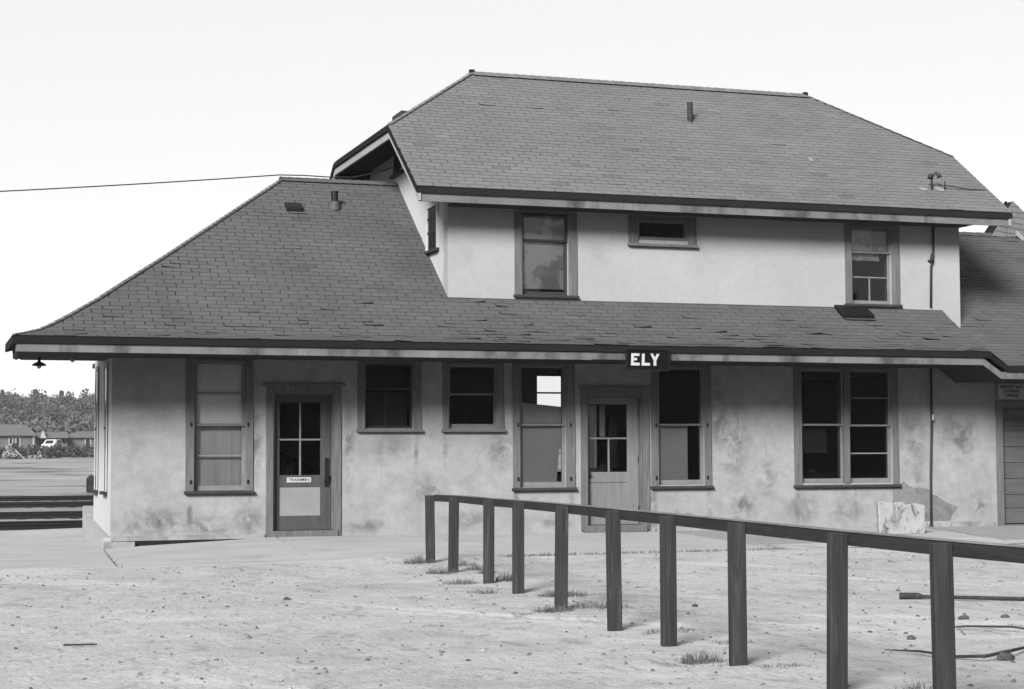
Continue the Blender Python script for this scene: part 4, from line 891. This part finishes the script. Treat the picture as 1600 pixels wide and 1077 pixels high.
for sgn in (1, -1):
    MB().prism([carpt(-.95, sgn * .80, 1.05), carpt(.25, sgn * .80, 1.05), carpt(.1, sgn * .68, 1.4), carpt(-.85, sgn * .68, 1.4)], tuple(Vector(carpt(0, sgn * .06, 0)) - Vector(carpt(0, 0, 0)))).build('side_window', BLACKM, car)
    for l in (-1.35, 1.35): MB().tube([carpt(l, sgn * .70, .32), carpt(l, sgn * .90, .32)], .33, 14).build('wheel', BLACKM, car)

# ------------------------------------------------------------------ small things on the ground
def stone(x, y, r, label):
    bm = bmesh.new(); bmesh.ops.create_icosphere(bm, subdivisions=2, radius=r)
    for v in bm.verts: v.co *= random.uniform(.8, 1.15); v.co.z *= .55
    me = bpy.data.meshes.new('stone'); bm.to_mesh(me); bm.free(); me.materials.append(STONE)
    o = bpy.data.objects.new('stone', me); COL.objects.link(o); o.location = (x, y, gh(x, y) + r * .2); o.rotation_euler = (0, 0, random.uniform(0, 6)); tag(o, label, 'stone', 'dark clods lying on the dirt')
for x, y, r, l in ((3.55, 18.04, .045, 'lone dark clod on open dirt before the first door'), (7.52, 11.16, .07, 'largest dark clod by the forked branch'), (7.27, 16.1, .035, 'small dark clod between the railing and the walk'),
                   (9.3, 13.8, .04, 'dark clod right of the last post, upper one of two'), (8.92, 13.88, .05, 'dark clod beside the last post below the pole'), (7.6, 12.6, .04, 'pale edged clod between the two nearest posts'), (3.2, 10.2, .035, 'dark clod at the lower edge of the dirt left of the railing'), (1.25, 10.3, .03, 'dark clod in the lower left tyre marks')):
    stone(x, y, r, l)
o = MB().tube([(9.47, 15.91, .03), (9.62, 15.80, .032), (9.66, 15.77, .028), (10.5, 15.2, .026), (12.2, 14.05, .02)], [.034, .036, .02, .019, .015], 8).build('wooden_pole', WOOD)
tag(o, 'long straight dark pole lying on the dirt at the right edge', 'pole')
o = MB().tube([(6.95, 11.9, .01), (7.10, 11.65, .02), (7.2, 11.3, .015), (7.33, 11.14, .03), (7.6, 11.22, .05), (7.93, 11.52, .03), (8.4, 11.9, .02)], [.004, .009, .012, .014, .013, .010, .006], 6).build('fallen_branch', WOOD)
tag(o, 'thin bent branch lying behind the nearest post', 'branch')
o = MB().tube([(8.15, 13.15, .01), (8.4, 13.05, .03), (8.65, 12.75, .045), (8.82, 12.5, .02), (8.85, 12.62, .07)], [.004, .009, .010, .007, .004], 6).build('fallen_branch', WOOD)
tag(o, 'short curved twig lying above the bent branch at the right edge', 'branch')
o = MB().tube([(1.05, 14.38, .012), (1.3, 14.3, .016)], [.009, .007], 6).build('wood_chip', WOOD); tag(o, 'small stick lying on the dirt at lower left', 'stick')
def weeds(x, y, r, n, h, label, seed):
    g = np.random.default_rng(seed); V = []; Q = []; t = thing('weed_tuft', label, 'weeds', (x, y, gh(x, y) if y < 23.4 else 0), 'weed tufts along the railing'); z0 = t.location.z
    for i in range(int(n * 2.2)):
        far = g.random() < .35; a, q = g.uniform(0, 6.28), r * math.sqrt(g.random()) * (1.9 if far else .85); bx, by = q * math.cos(a), q * math.sin(a) * .6; hh = h * (.28 if far else .62) * g.uniform(.15, 1.1) * max(.25, 1.15 - q / r * .7); la, ll = g.uniform(0, 6.28), hh * g.uniform(.2, 1.2); w = g.uniform(.0012, .0035)
        tx, ty = math.cos(la + 1.57) * w, math.sin(la + 1.57) * w; k = len(V)
        V += [(bx - tx, by - ty, -.01), (bx + tx, by + ty, -.01), (bx + math.cos(la) * ll * .4 + tx * .8, by + math.sin(la) * ll * .4 + ty * .8, hh * .65), (bx + math.cos(la) * ll * .4 - tx * .8, by + math.sin(la) * ll * .4 - ty * .8, hh * .65), (bx + math.cos(la) * ll + tx * .2, by + math.sin(la) * ll + ty * .2, hh), (bx + math.cos(la) * ll - tx * .2, by + math.sin(la) * ll - ty * .2, hh)]
        Q += [(k, k + 1, k + 2, k + 3), (k + 3, k + 2, k + 4, k + 5)]
    np_mesh('blades', np.array(V), np.array(Q), WEED, parent=t, kind='stuff')
ORD = ['farthest', 'second farthest', 'third farthest', 'fourth farthest', 'fifth farthest', 'sixth farthest', 'seventh farthest']
for i, (x, y, r, n, h, l) in enumerate([(6.33, 23.0, .26, 260, .22, 'left of the foot of the farthest post'), (6.75, 22.4, .22, 130, .16, 'between the two farthest posts'), (6.12, 21.2, .24, 200, .18, 'left of the second farthest post'), (6.62, 20.9, .16, 90, .15, 'right of the second farthest post'),
        (5.85, 19.45, .28, 190, .13, 'left of the third farthest post'), (6.45, 19.6, .2, 110, .22, 'right of the third farthest post'), (6.75, 21.6, .2, 90, .16, 'behind the gap between second and third posts'), (5.72, 18.2, .2, 80, .10, 'left of the fourth farthest post'), (6.42, 17.6, .34, 300, .17, 'right of the fourth farthest post'),
        (5.75, 16.0, .25, 220, .12, 'round the foot of the fifth farthest post'), (6.3, 16.2, .36, 300, .16, 'right of the fifth farthest post'), (6.05, 13.9, .3, 150, .09, 'right of the sixth farthest post'), (5.30, 11.65, .20, 200, .16, 'before the third nearest visible post'), (5.75, 11.2, .22, 90, .07, 'right of the third nearest post'), (5.85, 9.6, .2, 160, .20, 'right of the second nearest post at the lower edge'), (6.15, 12.9, .25, 100, .07, 'between the third and fourth nearest posts')]):
    weeds(x, y, r, n, h, 'dry weed tuft ' + l, 40 + i)
def scatter_grass():
    g = np.random.default_rng(77); V = []; Q = []
    segs = [((7.75, 23.68), (12.15, 23.66), 700), ((12.15, 23.7), (12.3, 24.6), 90), ((5.2, WY - .08), (9, WY - .05), 60), ((11.5, WY - .06), (14, WY - .08), 220), ((16.65, 24.6), (17.35, WY), 120), ((2.44, 23.7), (2.64, 28.2), 50), ((12.3, 24.9), (14.2, 25.0), 60)]
    for (a, b, n) in segs:
        for _ in range(n):
            t = g.random() ** 1.3; x = a[0] + (b[0] - a[0]) * t + g.normal() * .04; y = a[1] + (b[1] - a[1]) * t + g.normal() * .035; z = swz(x, y) - .03 if y > 23.72 else gh(x, min(y, 23.3)); hh = g.uniform(.0, .035); l = g.uniform(0, 6.28); w = .005; k = len(V)
            dx_, dy_ = math.cos(l) * hh * .5, math.sin(l) * hh * .5
            V += [(x - w, y, z), (x + w, y, z), (x + dx_ + w * .3, y + dy_, z + hh + .022), (x + dx_ - w * .3, y + dy_, z + hh + .022)]; Q.append((k, k + 1, k + 2, k + 3))
    np_mesh('edge_grass', np.array(V), np.array(Q), WEED, kind='stuff')
scatter_grass()
def gravel():
    g = np.random.default_rng(3); n = 15000; V = []; Q = []; T = []
    base = np.array([(1, 0, 0), (0, 1, 0), (-1, 0, 0), (0, -1, 0), (.25, .1, .8), (-.2, -.15, .75)])
    X = g.uniform(-3.5, 14, n); Y = 6.5 + (g.random(n) ** 1.1) * 17; S = np.minimum(.026, .0034 * (1 / np.maximum(.04, g.random(n))) ** .62)
    for x, y, s in zip(X, Y, S):
        b = base * (s * g.uniform(.5, 1.4, (6, 3))) * np.array((1, 1, .7)); a = g.uniform(0, 6.28); c, d = math.cos(a), math.sin(a); z = gh(x, y); k = len(V)
        V += [(x + p[0] * c - p[1] * d, y + p[0] * d + p[1] * c, z + p[2] - .001) for p in b]
        Q += [(k, k + 1, k + 5, k + 4), (k + 1, k + 2, k + 5, k + 5), (k + 2, k + 3, k + 4, k + 5), (k + 3, k, k + 4, k + 4)]
        T += [g.choice([.25, .4, .7, 1.1], p=[.25, .3, .37, .08])] * 4
    m = bpy.data.meshes.new('gravel'); fs_ = [tuple(dict.fromkeys(q)) for q in Q]; m.from_pydata(V, [], fs_)
    a = m.attributes.new('tone', 'FLOAT', 'FACE'); a.data.foreach_set('value', T); m.materials.append(PEB)
    o = bpy.data.objects.new('gravel', m); COL.objects.link(o); o['kind'] = 'stuff'
gravel()

# ------------------------------------------------------------------ thin air haze
hz = MB().box(-900, -300, -3, 1000, 640, 60).build('haze', STONE); hz['kind'] = 'stuff'
hm = bpy.data.materials.new('haze_air'); hm.use_nodes = True; t = hm.node_tree; t.nodes.remove(t.nodes['Principled BSDF'])
pv = t.nodes.new('ShaderNodeVolumePrincipled'); pv.inputs['Color'].default_value = (.95, .95, .95, 1); pv.inputs['Density'].default_value = HAZE
t.links.new(pv.outputs[0], t.nodes['Material Output'].inputs['Volume']); hz.data.materials.clear(); hz.data.materials.append(hm)
